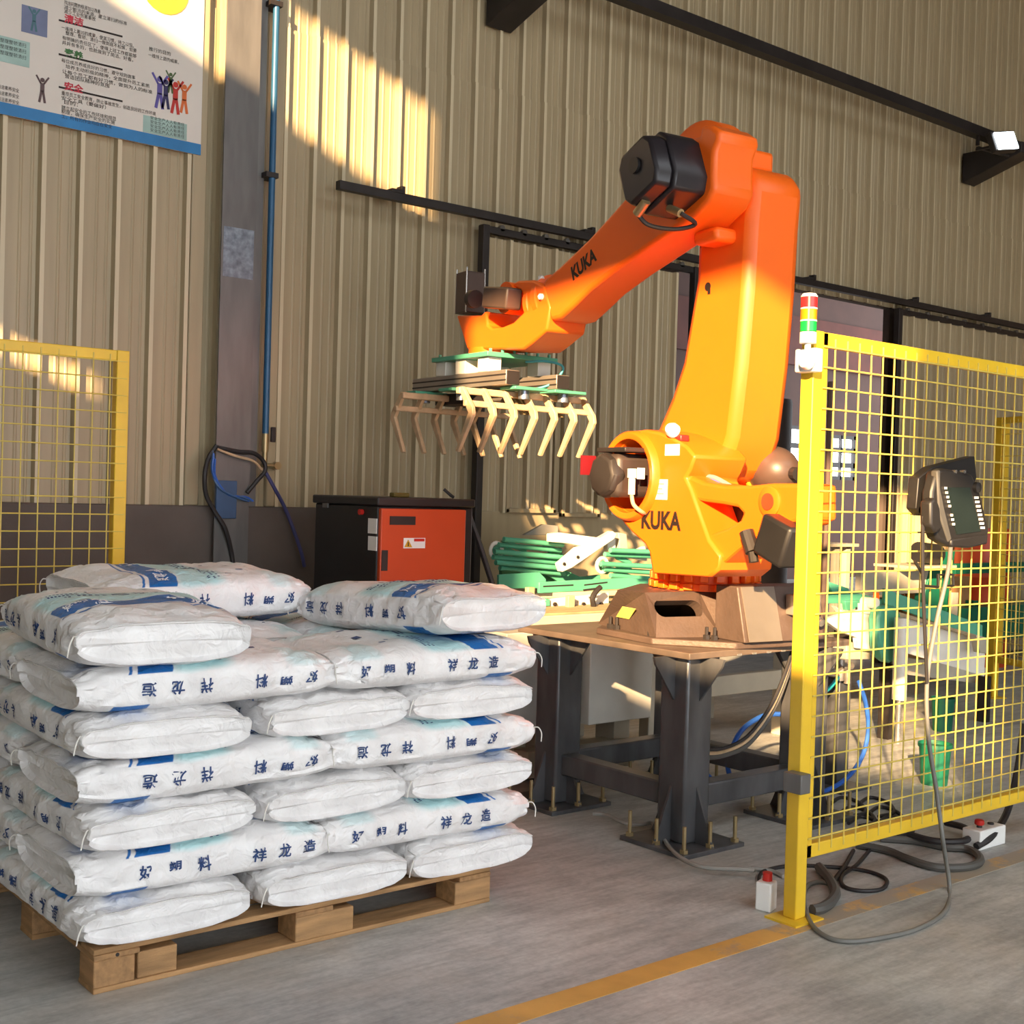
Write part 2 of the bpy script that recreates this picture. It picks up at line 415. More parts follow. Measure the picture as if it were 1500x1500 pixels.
for i, (xa, xb, za, zb_) in enumerate(FW):
    wn = struct('window_%d' % (i + 1), ((xa + xb) / 2, 15.05, za), 'bright small-paned window in the dark hall')
    f = MB(); t = .07
    f.span((xa, 15.0, za), (xa + t, 15.1, zb_)); f.span((xb - t, 15.0, za), (xb, 15.1, zb_)); f.span((xa, 15.0, za), (xb, 15.1, za + t)); f.span((xa, 15.0, zb_ - t), (xb, 15.1, zb_))
    nr, nc = 3, 2
    for j in range(1, nr): z = za + (zb_ - za) * j / nr; f.span((xa, 15.0, z - .05), (xb, 15.1, z + .05))
    for j in range(1, nc): x = xa + (xb - xa) * j / nc; f.span((x - .02, 15.0, za), (x + .02, 15.1, zb_))
    f.build('window_frame', M_dark, wn)
    for r in range(nr):
        for c in range(nc):
            a = xa + (xb - xa) * c / nc; b = xa + (xb - xa) * (c + 1) / nc; z0 = za + (zb_ - za) * r / nr; z1 = za + (zb_ - za) * (r + 1) / nr
            MB().span((a + .02, 15.06, z0 + .05), (b - .02, 15.075, z1 - .05)).build('pane', M_pane, wn)

# sliding door: rail, brackets, two leaves --------------------------------------------
RY = WY - 0.20
p0 = atY(495, 270, RY); p1 = atY(1500, 480, RY)
RZ = (p0.z + p1.z) / 2
rail = thing('door_rail', 'long dark overhead rail of the sliding door along the beige wall', 'rail', (p0.x, RY, RZ))
mb = MB(); mb.span((p0.x, RY - .025, RZ - .026), (15.5, RY + .025, RZ + .026))
mb.build('track', M_dark, rail)
for u in (580, 862, 1190, 1343, 1450):
    x = atY(u, 300, RY).x
    mb = MB(); mb.span((x - .05, RY - .03, RZ + .02), (x + .05, WY - .0, RZ + .045)); mb.span((x + .02, RY - .03, RZ + .02), (x + .05, RY + .03, RZ + .07))
    mb.build('bracket', M_dark, rail, bevel=.004)
def leaf(name, xa, xb, label, wicket):
    y = WY - .13; t = struct(name, (xa, y, 0), label); n = int((xb - xa - .1) / RIB)
    mb = MB()
    for x in (xa, xb): MB().span((x - .028, y - .05, 0.02), (x + .028, y + .01, RZ - .05)).build('stile', M_dark, t, bevel=.005)
    mb.span((xa, y - .045, 0.02), (xb, y + .01, .12)); mb.build('bottom_rail', M_wall, t, bevel=.005)
    MB().span((xa, y - .03, RZ - .10), (xb, y + .01, RZ - .05)).build('top_rail', M_dark, t, bevel=.005)
    if wicket:
        zl = atY(800, 752, y).z
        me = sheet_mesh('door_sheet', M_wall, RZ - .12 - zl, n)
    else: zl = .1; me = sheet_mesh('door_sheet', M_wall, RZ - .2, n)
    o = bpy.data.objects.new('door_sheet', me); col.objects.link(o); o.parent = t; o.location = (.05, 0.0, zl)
    if wicket: MB().span((xa + .05, y - .012, .1), (xb - .05, y + .008, zl + .01)).build('kick_panel', M_wall, t, bevel=.004)
    for k in range(10):
        x = xa + .15 + k * (xb - xa - .3) / 9
        MB().cyl((x, y - .03, RZ - .05), (x, y + .0, RZ - .05), .022, 10).build('roller', M_steel, t)
    return t
xd0 = atY(702, 500, WY - .13).x; xd1 = atY(1012, 500, WY - .13).x
lf = leaf('door_1', xd0, xd1, 'beige ribbed sliding door leaf behind the orange robot', True)
xd2 = atY(1312, 500, WY - .13).x
leaf('door_2', xd2, xd2 + 3.2, 'beige ribbed sliding door leaf pushed open to the right', False)
y = WY - .155
f = MB()
for (u0, v0, u1, v1) in ((742, 640, 812, 752), (824, 640, 876, 758)):
    a = atY(u0, v0, y); b = atY(u1, v1, y)
    f.span((a.x, y - .02, b.z), (a.x + .03, y + .02, a.z + .9)); f.span((b.x - .03, y - .02, b.z), (b.x, y + .02, a.z + .9)); f.span((a.x, y - .02, b.z), (b.x, y + .02, b.z + .03))
f.build('wicket_frame', M_wall, lf, bevel=.004)

# steel column of the building, blue conduit, hoses -----------------------------------
ca = atY(322, 400, WY - .05).x; cb = atY(396, 400, WY - .05).x
cl = struct('trim_1', (ca, WY - .1, 0), 'grey steel building column in front of the sheet wall')
yc = WY - 0.14
xa = atY(322, 400, yc).x; xb = atY(372, 400, yc).x
mb = MB(); mb.span((xa, yc - .012, 0), (xb, yc, ZR)); mb.span(((xa + xb) / 2 + .03, yc, 0), ((xa + xb) / 2 + .05, WY - .03, ZR)); mb.span((xb + .01, WY - .06, 0), (xb + .09, WY - .03, ZR))
mb.build('column', M_steel, cl)
zg0, zg1 = atY(350, 640, yc).z, atY(350, 415, yc).z
def patchy():
    return M_galv
mb = MB(); zz = [atY(350, v, yc).z for v in (408, 335)]
mb.span((xa + .012, yc - .0135, zz[0]), (xb - .012, yc - .012, zz[1])); mb.build('galvanised_patch', M_galv, cl)
mb = MB(); xr = atY(388, 400, WY - .03).x; mb.span((xr + .04, WY - .045, 1.37), (xr + .10, WY - .0, ZR)); mb.span((xa - .14, WY - .045, 1.37), (xa - .05, WY, ZR)); mb.build('flashing', M_wall, cl, bevel=.008)

# runway beam with corbels ------------------------------------------------------------
BY = WY - 0.42
pa = atY(897, 0, BY); pb = atY(1441, 203, BY); BZ = (pa.z + pb.z) / 2
bm_ = thing('runway_beam', 'dark steel beam running high along the ribbed wall', 'beam', (pa.x, BY, BZ))
mb = MB(); mb.span((pa.x - 2.2, BY - .05, BZ), (15.0, BY + .05, BZ + .012)); mb.span((pa.x - 2.2, BY - .008, BZ), (15.0, BY + .008, BZ + .11))
mb.build('girder', M_dark, bm_)
for (u0, u1, v) in ((714, 790, 36), (1412, 1452, 262)):
    a = atY(u0, v, WY - .05)
    mb = MB(); zt_ = BZ; ztop = zt_
    pr = [(BY - .22, zt_ - .10), (WY - .03, zt_ - .29), (WY - .03, zt_), (BY - .22, zt_)]
    x0c = a.x; CORBEL_X = a.x
    mb.prism(pr, lambda yy, z: Vector((x0c, yy, z)), lambda yy, z: Vector((x0c + .22, yy, z)))
    mb.build('corbel', M_dark, bm_, bevel=.006)
# ---------------------------------------------------------------- pallet
PX0, PX1, PY0, PY1 = 1.36, 2.83, 3.53, 4.72
pal = thing('wooden_pallet', 'worn brown wooden block pallet under the stack of white sacks', 'pallet', ((PX0 + PX1) / 2, (PY0 + PY1) / 2, 0))
bw = .20
for y in (PY0 + .06, (PY0 + PY1) / 2, PY1 - .06):
    MB().span((PX0, y - .06, 0.0), (PX1, y + .06, .016)).build('bottom_board', M_wood, pal, bevel=.003)
    for i, x in enumerate((PX0 + .13, (PX0 + PX1) / 2 + .04, PX1 - .08)):
        wx = (.13, .11, .08)[i]
        if i == 0:
            MB().span((x - wx, y - .06, .016), (x - .005, y + .055, .096)).build('block', M_woodx, pal, bevel=.004)
            MB().span((x + .005, y - .055, .016), (x + wx, y + .06, .096)).build('block', M_wood, pal, bevel=.004)
        else:
            MB().span((x - wx, y - .06, .016), (x + wx, y + .06, .096)).build('block', M_wood, pal, bevel=.004)
for i, x in enumerate((PX0 + .07, (PX0 + PX1) / 2, PX1 - .07)):
    MB().span((x - .07, PY0, .096), (x + .07, PY1, .113)).build('stringer_board', M_woodx, pal, bevel=.003)
nb = 8
for i in range(nb):
    y = PY0 + .055 + i * (PY1 - PY0 - .11) / (nb - 1)
    MB().span((PX0, y - .052, .113), (PX1, y + .052, .130)).build('deck_board', M_wood, pal, bevel=.003)
MB().cyl((PX0 + .07, PY0 - .0015, .105), (PX0 + .07, PY0 + .01, .105), .006, 8).build('nail', M_dark, pal)

# ---------------------------------------------------------------- sacks
SL, SW, SH = 0.850, 0.562, 0.156
def sack_point(u, v, seed, off=0.0, sag=1.0):
    """u 0..1 along the sack, v 0..1 round it (0 = middle of the top)"""
    x = (u - .5) * SL
    e = abs(2 * u - 1)                                  # 0 middle .. 1 end
    a = 2 * math.pi * v
    n = 3.3
    cs, sn = math.sin(a), math.cos(a)                   # cs: across, sn: up
    wy = math.copysign(abs(cs) ** (2 / n), cs); wz = math.copysign(abs(sn) ** (2 / n), sn)
    endh = 1 - .36 * max(0, (e - .60) / .40) ** 2.2     # the top slopes down to the folded end
    endw = 1 - .05 * max(0, (e - .7) / .3) ** 2 + .02 * max(0, (e - .93) / .07)
    hz = SH / 2 * (1 + .05 * (1 - e * e))
    z = wz * hz
    if wz > 0:
        z = z * endh - .10 * SH * (1 - endh) * 0
        z *= 1.0
    lift = .10 * SH * max(0, (e - .72) / .28) ** 2      # underside turns up a little at the ends
    if wz < 0: z += lift
    y = wy * SW / 2 * endw
    p = Vector((x, y, z))
    q = Vector((x * 5 + seed * 13.7, y * 5 - seed * 7.1, z * 6 + seed * 3.3))
    bul = noise.noise(q) * .012 + noise.noise(q * 2.6) * .005
    # tension creases that fan out from the ends and along the long sides
    cr = noise.noise(Vector((x * 9, a * 2.2 + seed, seed * 5.0)))
    crease = -.014 * max(0, .22 - abs(cr)) / .22 * min(1, .35 + e * e * .9)
    sidew = abs(wy) ** 6
    crease2 = -.010 * sidew * max(0, .3 - abs(noise.noise(Vector((x * 16 + z * 12, seed * 9.1, 0))))) / .3
    nrm = Vector((0, wy * abs(wy) ** 3, wz * abs(wz) ** 3))
    nrm = nrm.normalized() if nrm.length > 1e-6 else Vector((0, 0, 1))
    amp = 0.35 if wz < -.5 else 1.0
    p += nrm * ((bul + crease + crease2) * amp * (1 - .4 * (e > .985)) + off) * 1.0
    return p
NU, NV = 44, 56
def sack_mesh(seed):
    us = [.5 - .5 * math.cos(math.pi * (.12 + .76 * i / NU)) for i in range(NU + 1)]
    lo, hi = us[0], us[-1]; us = [(q - lo) / (hi - lo) for q in us]
    vs = []; fs = []; uv = []
    for u in us:
        for j in range(NV): vs.append(sack_point(u, j / NV, seed))
    for i in range(NU):
        for j in range(NV):
            k = (j + 1) % NV
            fs.append((i * NV + j, i * NV + k, (i + 1) * NV + k, (i + 1) * NV + j)); uv.append([(us[i], j / NV), (us[i], (j + 1) / NV), (us[i + 1], (j + 1) / NV), (us[i + 1], j / NV)])
    for i, s in ((0, -1), (NU, 1)):                       # folded end: ridge along the top edge, face set in below it
        ring = [vs[i * NV + j] for j in range(NV)]; base = len(vs)
        for j in range(NV):
            p = ring[j]; t = max(0.0, min(1.0, (p.z + SH * .42) / (SH * .7)))
            q = Vector((p.x + s * (.012 * (t > .55) - .006), p.y * .985, p.z)); vs.append(q)
        c = sum((vs[base + j] for j in range(NV)), Vector()) / NV
        c = Vector((c.x - s * .010, c.y, c.z)); b2 = len(vs)
        for j in range(NV):
            p = vs[base + j]; vs.append(Vector((p.x - s * .014, c.y + (p.y - c.y) * .95, c.z + (p.z - c.z) * .82)))
        vs.append(c + Vector((s * .004, 0, 0))); ci = len(vs) - 1
        for j in range(NV):
            k = (j + 1) % NV
            fs.append((i * NV + j, i * NV + k, base + k, base + j)); uv.append([(0 if s < 0 else 1, .5)] * 4)
            fs.append((base + j, base + k, b2 + k, b2 + j)); uv.append([(0 if s < 0 else 1, .5)] * 4)
            fs.append((b2 + j, b2 + k, ci)); uv.append([(0 if s < 0 else 1, .5)] * 3)
    me = bpy.data.meshes.new('plastic_sack'); me.from_pydata(vs, [], fs)
    ul = me.uv_layers.new(name='wrap'); li = 0
    for f in uv:
        for c in f: ul.data[li].uv = c; li += 1
    bm = bmesh.new(); bm.from_mesh(me); bmesh.ops.recalc_face_normals(bm, faces=bm.faces); bm.to_mesh(me); bm.free()
    me.polygons.foreach_set('use_smooth', [True] * len(me.polygons))
    try: me.set_sharp_from_angle(angle=math.radians(50))
    except Exception: pass
    return me

def sack_material():
    M = bpy.data.materials.new('printed_woven_sack'); M.use_nodes = True
    nt = M.node_tree; N = nt.nodes; L = nt.links; b = N['Principled BSDF']
    b.inputs['Roughness'].default_value = 0.42
    uvn = N.new('ShaderNodeUVMap'); uvn.uv_map = 'wrap'; sp = N.new('ShaderNodeSeparateXYZ'); L.new(uvn.outputs[0], sp.inputs[0])
    tc = N.new('ShaderNodeTexCoord')
    def M_(op, a, bb=None, c=None):
        n = N.new('ShaderNodeMath'); n.operation = op
        for i, q in enumerate((a, bb, c)):
            if q is None: continue
            if isinstance(q, (int, float)): n.inputs[i].default_value = q
            else: L.new(q, n.inputs[i])
        return n.outputs[0]
    u = sp.outputs[0]; v = sp.outputs[1]
    vv = M_('PINGPONG', v, 0.5)                            # 0 top middle, .25 sides, .5 bottom
    def band(x, a, bb, soft=.004):
        lo = N.new('ShaderNodeMapRange'); lo.clamp = True; lo.inputs[1].default_value = a - soft; lo.inputs[2].default_value = a + soft; L.new(x, lo.inputs[0])
        hi = N.new('ShaderNodeMapRange'); hi.clamp = True; hi.inputs[1].default_value = bb - soft; hi.inputs[2].default_value = bb + soft; hi.inputs[3].default_value = 1; hi.inputs[4].default_value = 0; L.new(x, hi.inputs[0])
        return M_('MULTIPLY', lo.outputs[0], hi.outputs[0])
    nz = N.new('ShaderNodeTexNoise'); nz.inputs['Scale'].default_value = 7; L.new(tc.outputs['Object'], nz.inputs['Vector'])
    bend = M_('ADD', u, M_('MULTIPLY', M_('MULTIPLY', vv, vv), 1.0))  # the band is bowed
    top = band(vv, -0.1, .185, .003)
    blue = M_('MULTIPLY', band(bend, .235, .365, .002), top)
    thin = M_('MULTIPLY', band(bend, .205, .216, .002), top)
    bl = M_('MAXIMUM', blue, thin)
    cy1 = M_('MULTIPLY', band(bend, .365, .58, .03), band(M_('ADD', vv, M_('MULTIPLY', nz.outputs['Fac'], .05)), -.1, .205, .02))
    cy2 = M_('MULTIPLY', band(u, .80, .93, .02), band(vv, .05, .2, .015))
    cyb = M_('MAXIMUM', cy1, M_('MULTIPLY', cy2, .55))
    blueb = M_('MULTIPLY', band(u, .12, .25, .002), band(vv, .315, .6, .003))   # printed panel on the underside
    n1 = N.new('ShaderNodeTexNoise'); n1.inputs['Scale'].default_value = 5; n1.inputs['Detail'].default_value = 5; L.new(tc.outputs['Object'], n1.inputs['Vector'])
    r1 = N.new('ShaderNodeValToRGB'); r1.color_ramp.elements[0].color = (*srgb(224, 222, 222), 1); r1.color_ramp.elements[1].color = (*srgb(244, 243, 243), 1); r1.color_ramp.elements[0].position = .3; r1.color_ramp.elements[1].position = .65
    L.new(n1.outputs['Fac'], r1.inputs[0])
    def mix(a, fac, rgb):
        x = N.new('ShaderNodeMix'); x.data_type = 'RGBA'; L.new(fac, x.inputs[0]); L.new(a, x.inputs[6]); x.inputs[7].default_value = (*rgb, 1); return x.outputs[2]
    c = mix(r1.outputs[0], M_('MULTIPLY', cyb, .8), srgb(176, 226, 230))
    c = mix(c, M_('MAXIMUM', bl, blueb), srgb(24, 104, 176))
    L.new(c, b.inputs['Base Color'])
    bp = N.new('ShaderNodeBump'); bp.inputs['Strength'].default_value = .5; bp.inputs['Distance'].default_value = .025
    n2 = N.new('ShaderNodeTexNoise'); n2.inputs['Scale'].default_value = 22; n2.inputs['Detail'].default_value = 3; n2.inputs['Distortion'].default_value = .8
    L.new(tc.outputs['Object'], n2.inputs['Vector']); L.new(n2.outputs['Fac'], bp.inputs['Height']); L.new(bp.outputs[0], b.inputs['Normal'])
    return M
M_sack = sack_material()
M_sackplain = mat('sack_edge', srgb(222, 220, 218), .6)

def sack_print(mb, txt, u0, u1, v, hv, seed, flip, along=True):
    """lettering laid on the sack: glyph by glyph along its length on a long side"""
    step = (u1 - u0) / (len(txt) - 1)
    for i, ch in enumerate(txt):
        if ch == ' ': continue
        vs, fs, w0, h0 = text2d(ch, 0.022)
        uc = u0 + step * i; g = hv
        pts = []
        for x, y in vs:
            if flip: x, y = -x, -y
            t = max(-.9, min(.9, -.02 + y * g / (SH / 2)))
            dv = math.asin(math.copysign(abs(t) ** 1.65, t)) / (2 * math.pi)
            pts.append(sack_point(uc + x * g / SL * (-1 if v < .5 else 1), v - dv * (1 if v < .5 else -1), seed, .003))
        mb.add(pts, fs)
VAR = []
for sd in range(7):
    me = sack_mesh(sd + 1); me.materials.append(M_sack); VAR.append((me, {}))
def sack_text(i, kind):
    """kind: 'n' or 'f' for the two long sides read from each end, 't' the white lettering in the band, 'm' small marks"""
    me, d = VAR[i]
    if kind not in d:
        mb = MB(); sd = i + 1
        if kind == 'side_up':
            sack_print(mb, '好塑料 祥龙造', .24, .88, .75, .044, sd, False); sack_print(mb, '造龙祥 料塑好', .24, .88, .25, .044, sd, False)
        elif kind == 'side_down':
            sack_print(mb, '造龙祥 料塑好', .24, .88, .75, .044, sd, True); sack_print(mb, '好塑料 祥龙造', .24, .88, .25, .044, sd, True)
        elif kind == 'band':
            for q, ch in enumerate('好塑料 祥龙造'):
                if ch == ' ': continue
                vs, fs, w0, h0 = text2d(ch, 0.03); pts = []
                for x, y in vs:
                    v = (.118 - .236 * q / 6) - x * .034
                    vv = v % 1.0; pv = min(vv, 1 - vv)
                    pts.append(sack_point(.302 - pv * pv + y * .062, vv, sd, .0025))
                mb.add(pts, fs)
        elif kind == 'marks':
            for (u, v, w_, h_) in ((.70, .06, .03, .006), (.72, .0, .03, .006), (.69, -.05, .035, .008), (.63, .02, .02, .004), (.60, -.09, .03, .004)):
                mb.add([sack_point(u + a, (v + b) % 1, sd, .002) for a, b in ((0, 0), (w_, 0), (w_, h_), (0, h_))], [(0, 1, 2, 3)])
            for r in range(3):
                for q in range(26):
                    if random.random() < .15: continue
                    u = .50 + .022 * r; v = -.13 + q * .0098
                    mb.add([sack_point(u + a, (v + b) % 1, sd, .002) for a, b in ((0, 0), (.010, 0), (.010, .0058), (0, .0058))], [(0, 1, 2, 3)])
        d[kind] = mb.mesh('printed_' + kind, M_whiteink if kind == 'band' else M_blueink)
    return d[kind]
def seam_meshes(i):
    me, d = VAR[i]
    if 'seam' not in d:
        sd = i + 1; out = []
        for e, s in ((0.0, -1), (1.0, 1)):               # stitched ridge on the folded end
            pts = []
            for q in range(15):
                v = -.20 + .40 * q / 14
                p = sack_point(e, v % 1, sd); pts.append(Vector((p.x + s * .006, p.y, p.z * .9)))
            out.append(MB().tube(pts, .0022, 6).mesh('stitched_seam', M_sackplain, None, True))
        for e, s in ((.0, -1), (1.0, 1)):                 # loose thread at one corner
            p = sack_point(e, .22, sd)
            out.append(MB().tube(smoothpath([p, p + Vector((s * .014, .010, .0)), p + Vector((s * .02, .022, -.02)), p + Vector((s * .016, .026, -.05))], 4), .0022, 5).mesh('loose_thread', M_string, None, True))
        d['seam'] = out
    return d['seam']

LAYER0, PITCHZ = .130, .1375
cx0 = PX0 - .03
def add_sack(layer, x, y, rz, i, label, text='side_up', band=False, dz=0.0, tilt=(0, 0), group='white printed sacks stacked on the pallet'):
    me = VAR[i][0]
    o = bpy.data.objects.new('plastic_sack', me); col.objects.link(o)
    o.location = (x, y, LAYER0 + PITCHZ * (layer - 1) + SH / 2 - .004 + dz); o.rotation_euler = (tilt[0], tilt[1], rz)
    if layer == 7: o.scale = (1, 1, 1.14)
    tag(o, label, 'sack', group)
    def kid(nm, m_):
        c = bpy.data.objects.new(nm, m_); col.objects.link(c); c.parent = o; return c
    if text: kid('side_lettering', sack_text(i, text))['kind'] = 'stuff'
    if band: kid('band_lettering', sack_text(i, 'band'))['kind'] = 'stuff'
    kid('small_print', sack_text(i, 'marks'))['kind'] = 'stuff'
    for k_ in (0, 1):
        kid('stitched_seam', seam_meshes(i)[k_]); kid('loose_thread', seam_meshes(i)[2 + k_])
    return o
XL = PX0 - .070; DW = .566; H90 = math.pi / 2
ORD = ['bottom', 'second', 'third', 'fourth', 'fifth', 'sixth', 'top']
YA = PY0 - .04 + SL / 2                                   # row whose folded ends face the front
YB = PY0 - .045 + SW / 2                                  # row whose long sides face the front
rs = random.Random(5)
J = lambda s=.008: rs.uniform(-s, s)
for ly in range(1, 7):
    nm = ORD[ly - 1]; odd = ly % 2 == 1
    if odd:
        # three sacks end-on at the front, two lengthwise behind
        spots = [(XL + SW / 2, 'at the corner by the yellow left fence side', 'left'), (XL + SW / 2 + DW, 'between two neighbours', 'mid'), (XL + SW / 2 + 2 * DW, 'at the corner by the robot pedestal', 'right')]
        for q, (x, _, side) in enumerate(spots):
            word = {'left': 'lettered side at the outer corner', 'mid': 'wedged between neighbours', 'right': 'at the pedestal corner'}[side]
            add_sack(ly, x + J() + (.02 if q else 0), YA + J() + (.012 * (q > 0)), H90 + J(.02), (ly * 2 + q * 3) % 7, f'{nm} layer white sack, blank folded end outwards, {word}', 'side_down' if ly in (3, 5) else 'side_up', tilt=(J(.01), J(.01)))
        for q in range(2):
            add_sack(ly, XL + SL / 2 + q * (SL + .01) + J(), PY0 - .04 + SL + .012 + SW / 2 + J(), 0 if q == 0 else math.pi, (ly + q * 2) % 7, f'{nm} layer white sack in the back row, {"outer end by the yellow mesh panel" if q == 0 else "end towards the conveyor"}', 'side_up')
    else:
        for q in range(2):
            x = XL + SL / 2 + q * (SL - .01) + J()
            flip = {2: ('side_up', 'side_up'), 4: ('side_down', 'side_down'), 6: ('side_down', 'side_up')}[ly][q]
            end = 'blue band near the outer corner' if q == 0 else 'blue band at the pedestal end'
            add_sack(ly, x, YB + J(.006), 0 if q == 0 else math.pi, (ly * 3 + q * 2 + 1) % 7, f'{nm} layer white sack, lettered long side forward, {end}', flip, tilt=(J(.01), J(.012)))
        for q in range(3):
            x = XL + SW / 2 + q * DW
            word = ['on the outer side by yellow mesh', 'in the hidden middle', 'on the side by the robot pedestal'][q]
            add_sack(ly, x + J(), PY0 - .045 + SW + .012 + SL / 2 + J(), -H90, (ly + q * 3 + 2) % 7, f'{nm} layer white sack in the back row end-on, {word}', 'side_down')
# loose top layer
add_sack(7, XL + .275, YA - .02, H90 - .07, 3, 'topmost white sack with wide blue band, at the corner away from the robot', 'side_down', True, .012, (.0, -.012))
add_sack(7, XL + SL / 2 + .36, PY0 + SL + .20, .03, 5, 'topmost white sack lying lengthwise at the back, in front of the controller cabinet', 'side_down', True, .05, (.05, .0))
add_sack(7, XL + 2.55 * DW + .03, YA + .03, H90 + .12, 1, 'topmost white sack with tilted blue band, overhanging the corner towards the robot', 'side_down', True, .02, (.0, .05))
# ---------------------------------------------------------------- robot pedestal (steel table)
TX0, TX1, TY0, TY1, TZ = 3.86, 4.98, 3.53, 4.66, .85
ped = thing('robot_pedestal', 'black welded steel table bolted to the floor under the orange robot', 'pedestal', ((TX0 + TX1) / 2, (TY0 + TY1) / 2, 0))
MB().span((TX0, TY0, TZ - .028), (TX1, TY1, TZ)).build('table_plate', M_table, ped, bevel=.003)
CS = .16
cols = [(TX0 + .14, TY0 + .14), (TX0 + .14, TY1 - .16), (TX1 - .16, TY0 + .14), (TX1 - .16, TY1 - .16)]
for (x, y) in cols:
    lg = MB().span((x - CS / 2, y - CS / 2, .02), (x + CS / 2, y + CS / 2, TZ - .028)).build('column', M_black_steel, ped, bevel=.012)
    MB().span((x - .19, y - .19, 0), (x + .19, y + .19, .02)).build('foot_plate', M_black_steel, lg, bevel=.003)
    mb = MB()
    for sx, sy in ((1, 0), (-1, 0), (0, 1), (0, -1)):
        d = Vector((sx, sy, 0)); c = Vector((x, y, 0)) + d * CS / 2; q = Vector((-sy, sx, 0)) * .006
        P = [(0, .02), (.10, .02), (.085, .05), (0, .26)]
        mb.prism(P, lambda a, z: c + d * a + Vector((0, 0, z)) - q, lambda a, z: c + d * a + Vector((0, 0, z)) + q)
        P = [(0, TZ - .028), (.13, TZ - .028), (.12, TZ - .06), (0, TZ - .22)]
        if 0: pass
        mb.prism(P, lambda a, z: c + d * a + Vector((0, 0, z)) - q, lambda a, z: c + d * a + Vector((0, 0, z)) + q)
    mb.build('gusset', M_black_steel, lg, kind='stuff')
    for (ax, ay) in ((-.16, -.16), (0, -.16), (.16, -.16), (-.16, 0), (-.16, .16), (.16, .16)):
        mb = MB(); mb.cyl((x + ax, y + ay, .02), (x + ax, y + ay, .13), .009, 10); mb.cyl((x + ax, y + ay, .02), (x + ax, y + ay, .035), .019, 6)
        mb.build('anchor_bolt', M_brass, lg)
bz = .205
for (a, b) in ((0, 1), (0, 2), (1, 3), (2, 3)):
    (xa, ya), (xb, yb) = cols[a], cols[b]
    mb = MB()
    if xa == xb: mb.span((xa - .045, ya + CS / 2, bz - .05), (xa + .045, yb - CS / 2, bz + .05))
    else: mb.span((xa + CS / 2, ya - .045, bz - .05), (xb - CS / 2, ya + .045, bz + .05))
    mb.build('brace', M_black_steel, ped, bevel=.008)
for a in range(5):
    MB().span((TX0 + .3 + a * .1, TY0 - .002, TZ - .028), (TX0 + .33 + a * .1, TY0, TZ - .02)).build('weld_bead', M_chrome, ped)

# ---------------------------------------------------------------- robot
RO = Vector((4.42, 3.96, TZ)); RTH = math.radians(-8)
rob = thing('palletizing_robot', 'orange four-axis palletizing robot arm on the black steel pedestal', 'robot', RO, RTH)
RM = wm(rob); RI = RM.inverted()
def atL(u, v, xp):
    """point of the robot's own side plane x = xp, returned in the robot frame"""
    o = RI @ CAM; d = RI.to_3x3() @ ray(u, v); p = o + d * ((xp - o.x) / d.x); return p
def outline(px, xp):
    return [(q.y, q.z) for q in (atL(u, v, xp) for u, v in px)]
def slab(px, xp, x0, x1):
    pts = outline(px, xp); mb = MB()
    return mb.prism(pts, lambda y, z: Vector((x0, y, z)), lambda y, z: Vector((x1, y, z)))

# base casting -----------------------------------------------------------------------
def octo(h, c, z): return [Vector(p) for p in ((-h, -h + c, z), (-h + c, -h, z), (h - c, -h, z), (h, -h + c, z), (h, h - c, z), (h - c, h, z), (-h + c, h, z), (-h, h - c, z))]
mb = MB(); o0 = octo(.47, .26, .0); o1 = octo(.47, .26, .03)
mb.add(o0 + o1, [tuple(range(8))[::-1], tuple(range(8, 16))] + [(i, (i + 1) % 8, (i + 1) % 8 + 8, i + 8) for i in range(8)])
mb.build('base_flange', M_cast, rob, L=True, bevel=.006)
def onz(u, v, z):
    q = RI @ atZ(u, v, TZ + z); return Vector((q.x, q.y, z))
A = octo(.43, .24, .03); B = octo(.30, .145, .225)
A[7], A[0], A[1] = onz(876, 914, .03), onz(961, 934, .03), onz(1057, 933, .03); B[7], B[0], B[1] = onz(905, 864, .225), onz(945, 868, .225), onz(1024, 866, .225)
bmz = bmesh.new()
va = [bmz.verts.new(p) for p in A]; vb = [bmz.verts.new(p) for p in B]
for i in range(8):
    j = (i + 1) % 8
    if i != 0: bmz.faces.new((va[i], va[j], vb[j], vb[i]))
bmz.faces.new(vb)
# the chamfer towards the open side carries a long slot
qa, qb, qc, qd = A[0], A[1], B[1], B[0]
cen = (qa + qb + qc + qd) / 4; ex = ((qb - qa).normalized()); ey = ((qc + qd) / 2 - (qa + qb) / 2).normalized(); nn = ex.cross(ey).normalized()
slot = []
for k in range(16):
    a = 2 * math.pi * k / 16; hx = .082 * (1 if math.cos(a) > 0 else -1); slot.append(cen + ex * (hx + .035 * math.cos(a)) + ey * (.028 + .040 * math.sin(a)))
vs = [bmz.verts.new(p) for p in slot]
es = [bmz.edges.get((va[0], va[1])) or bmz.edges.new((va[0], va[1]))]
for p, q in ((va[1], vb[1]), (vb[1], vb[0]), (vb[0], va[0])): es.append(bmz.edges.get((p, q)) or bmz.edges.new((p, q)))
for k in range(16): es.append(bmz.edges.new((vs[k], vs[(k + 1) % 16])))
bmesh.ops.triangle_fill(bmz, use_beauty=True, edges=es)
for f in [f for f in bmz.faces if all(v in vs for v in f.verts)]: bmz.faces.remove(f)
inn = nn if nn.dot(Vector((0, 0, .1)) - cen) > 0 else -nn
vi = [bmz.verts.new(p + inn * .07) for p in slot]
for k in range(16): bmz.faces.new((vs[k], vs[(k + 1) % 16], vi[(k + 1) % 16], vi[k]))
bmesh.ops.recalc_face_normals(bmz, faces=bmz.faces)
me = bpy.data.meshes.new('base_casting'); bmz.to_mesh(me); bmz.free(); me.materials.append(M_cast)
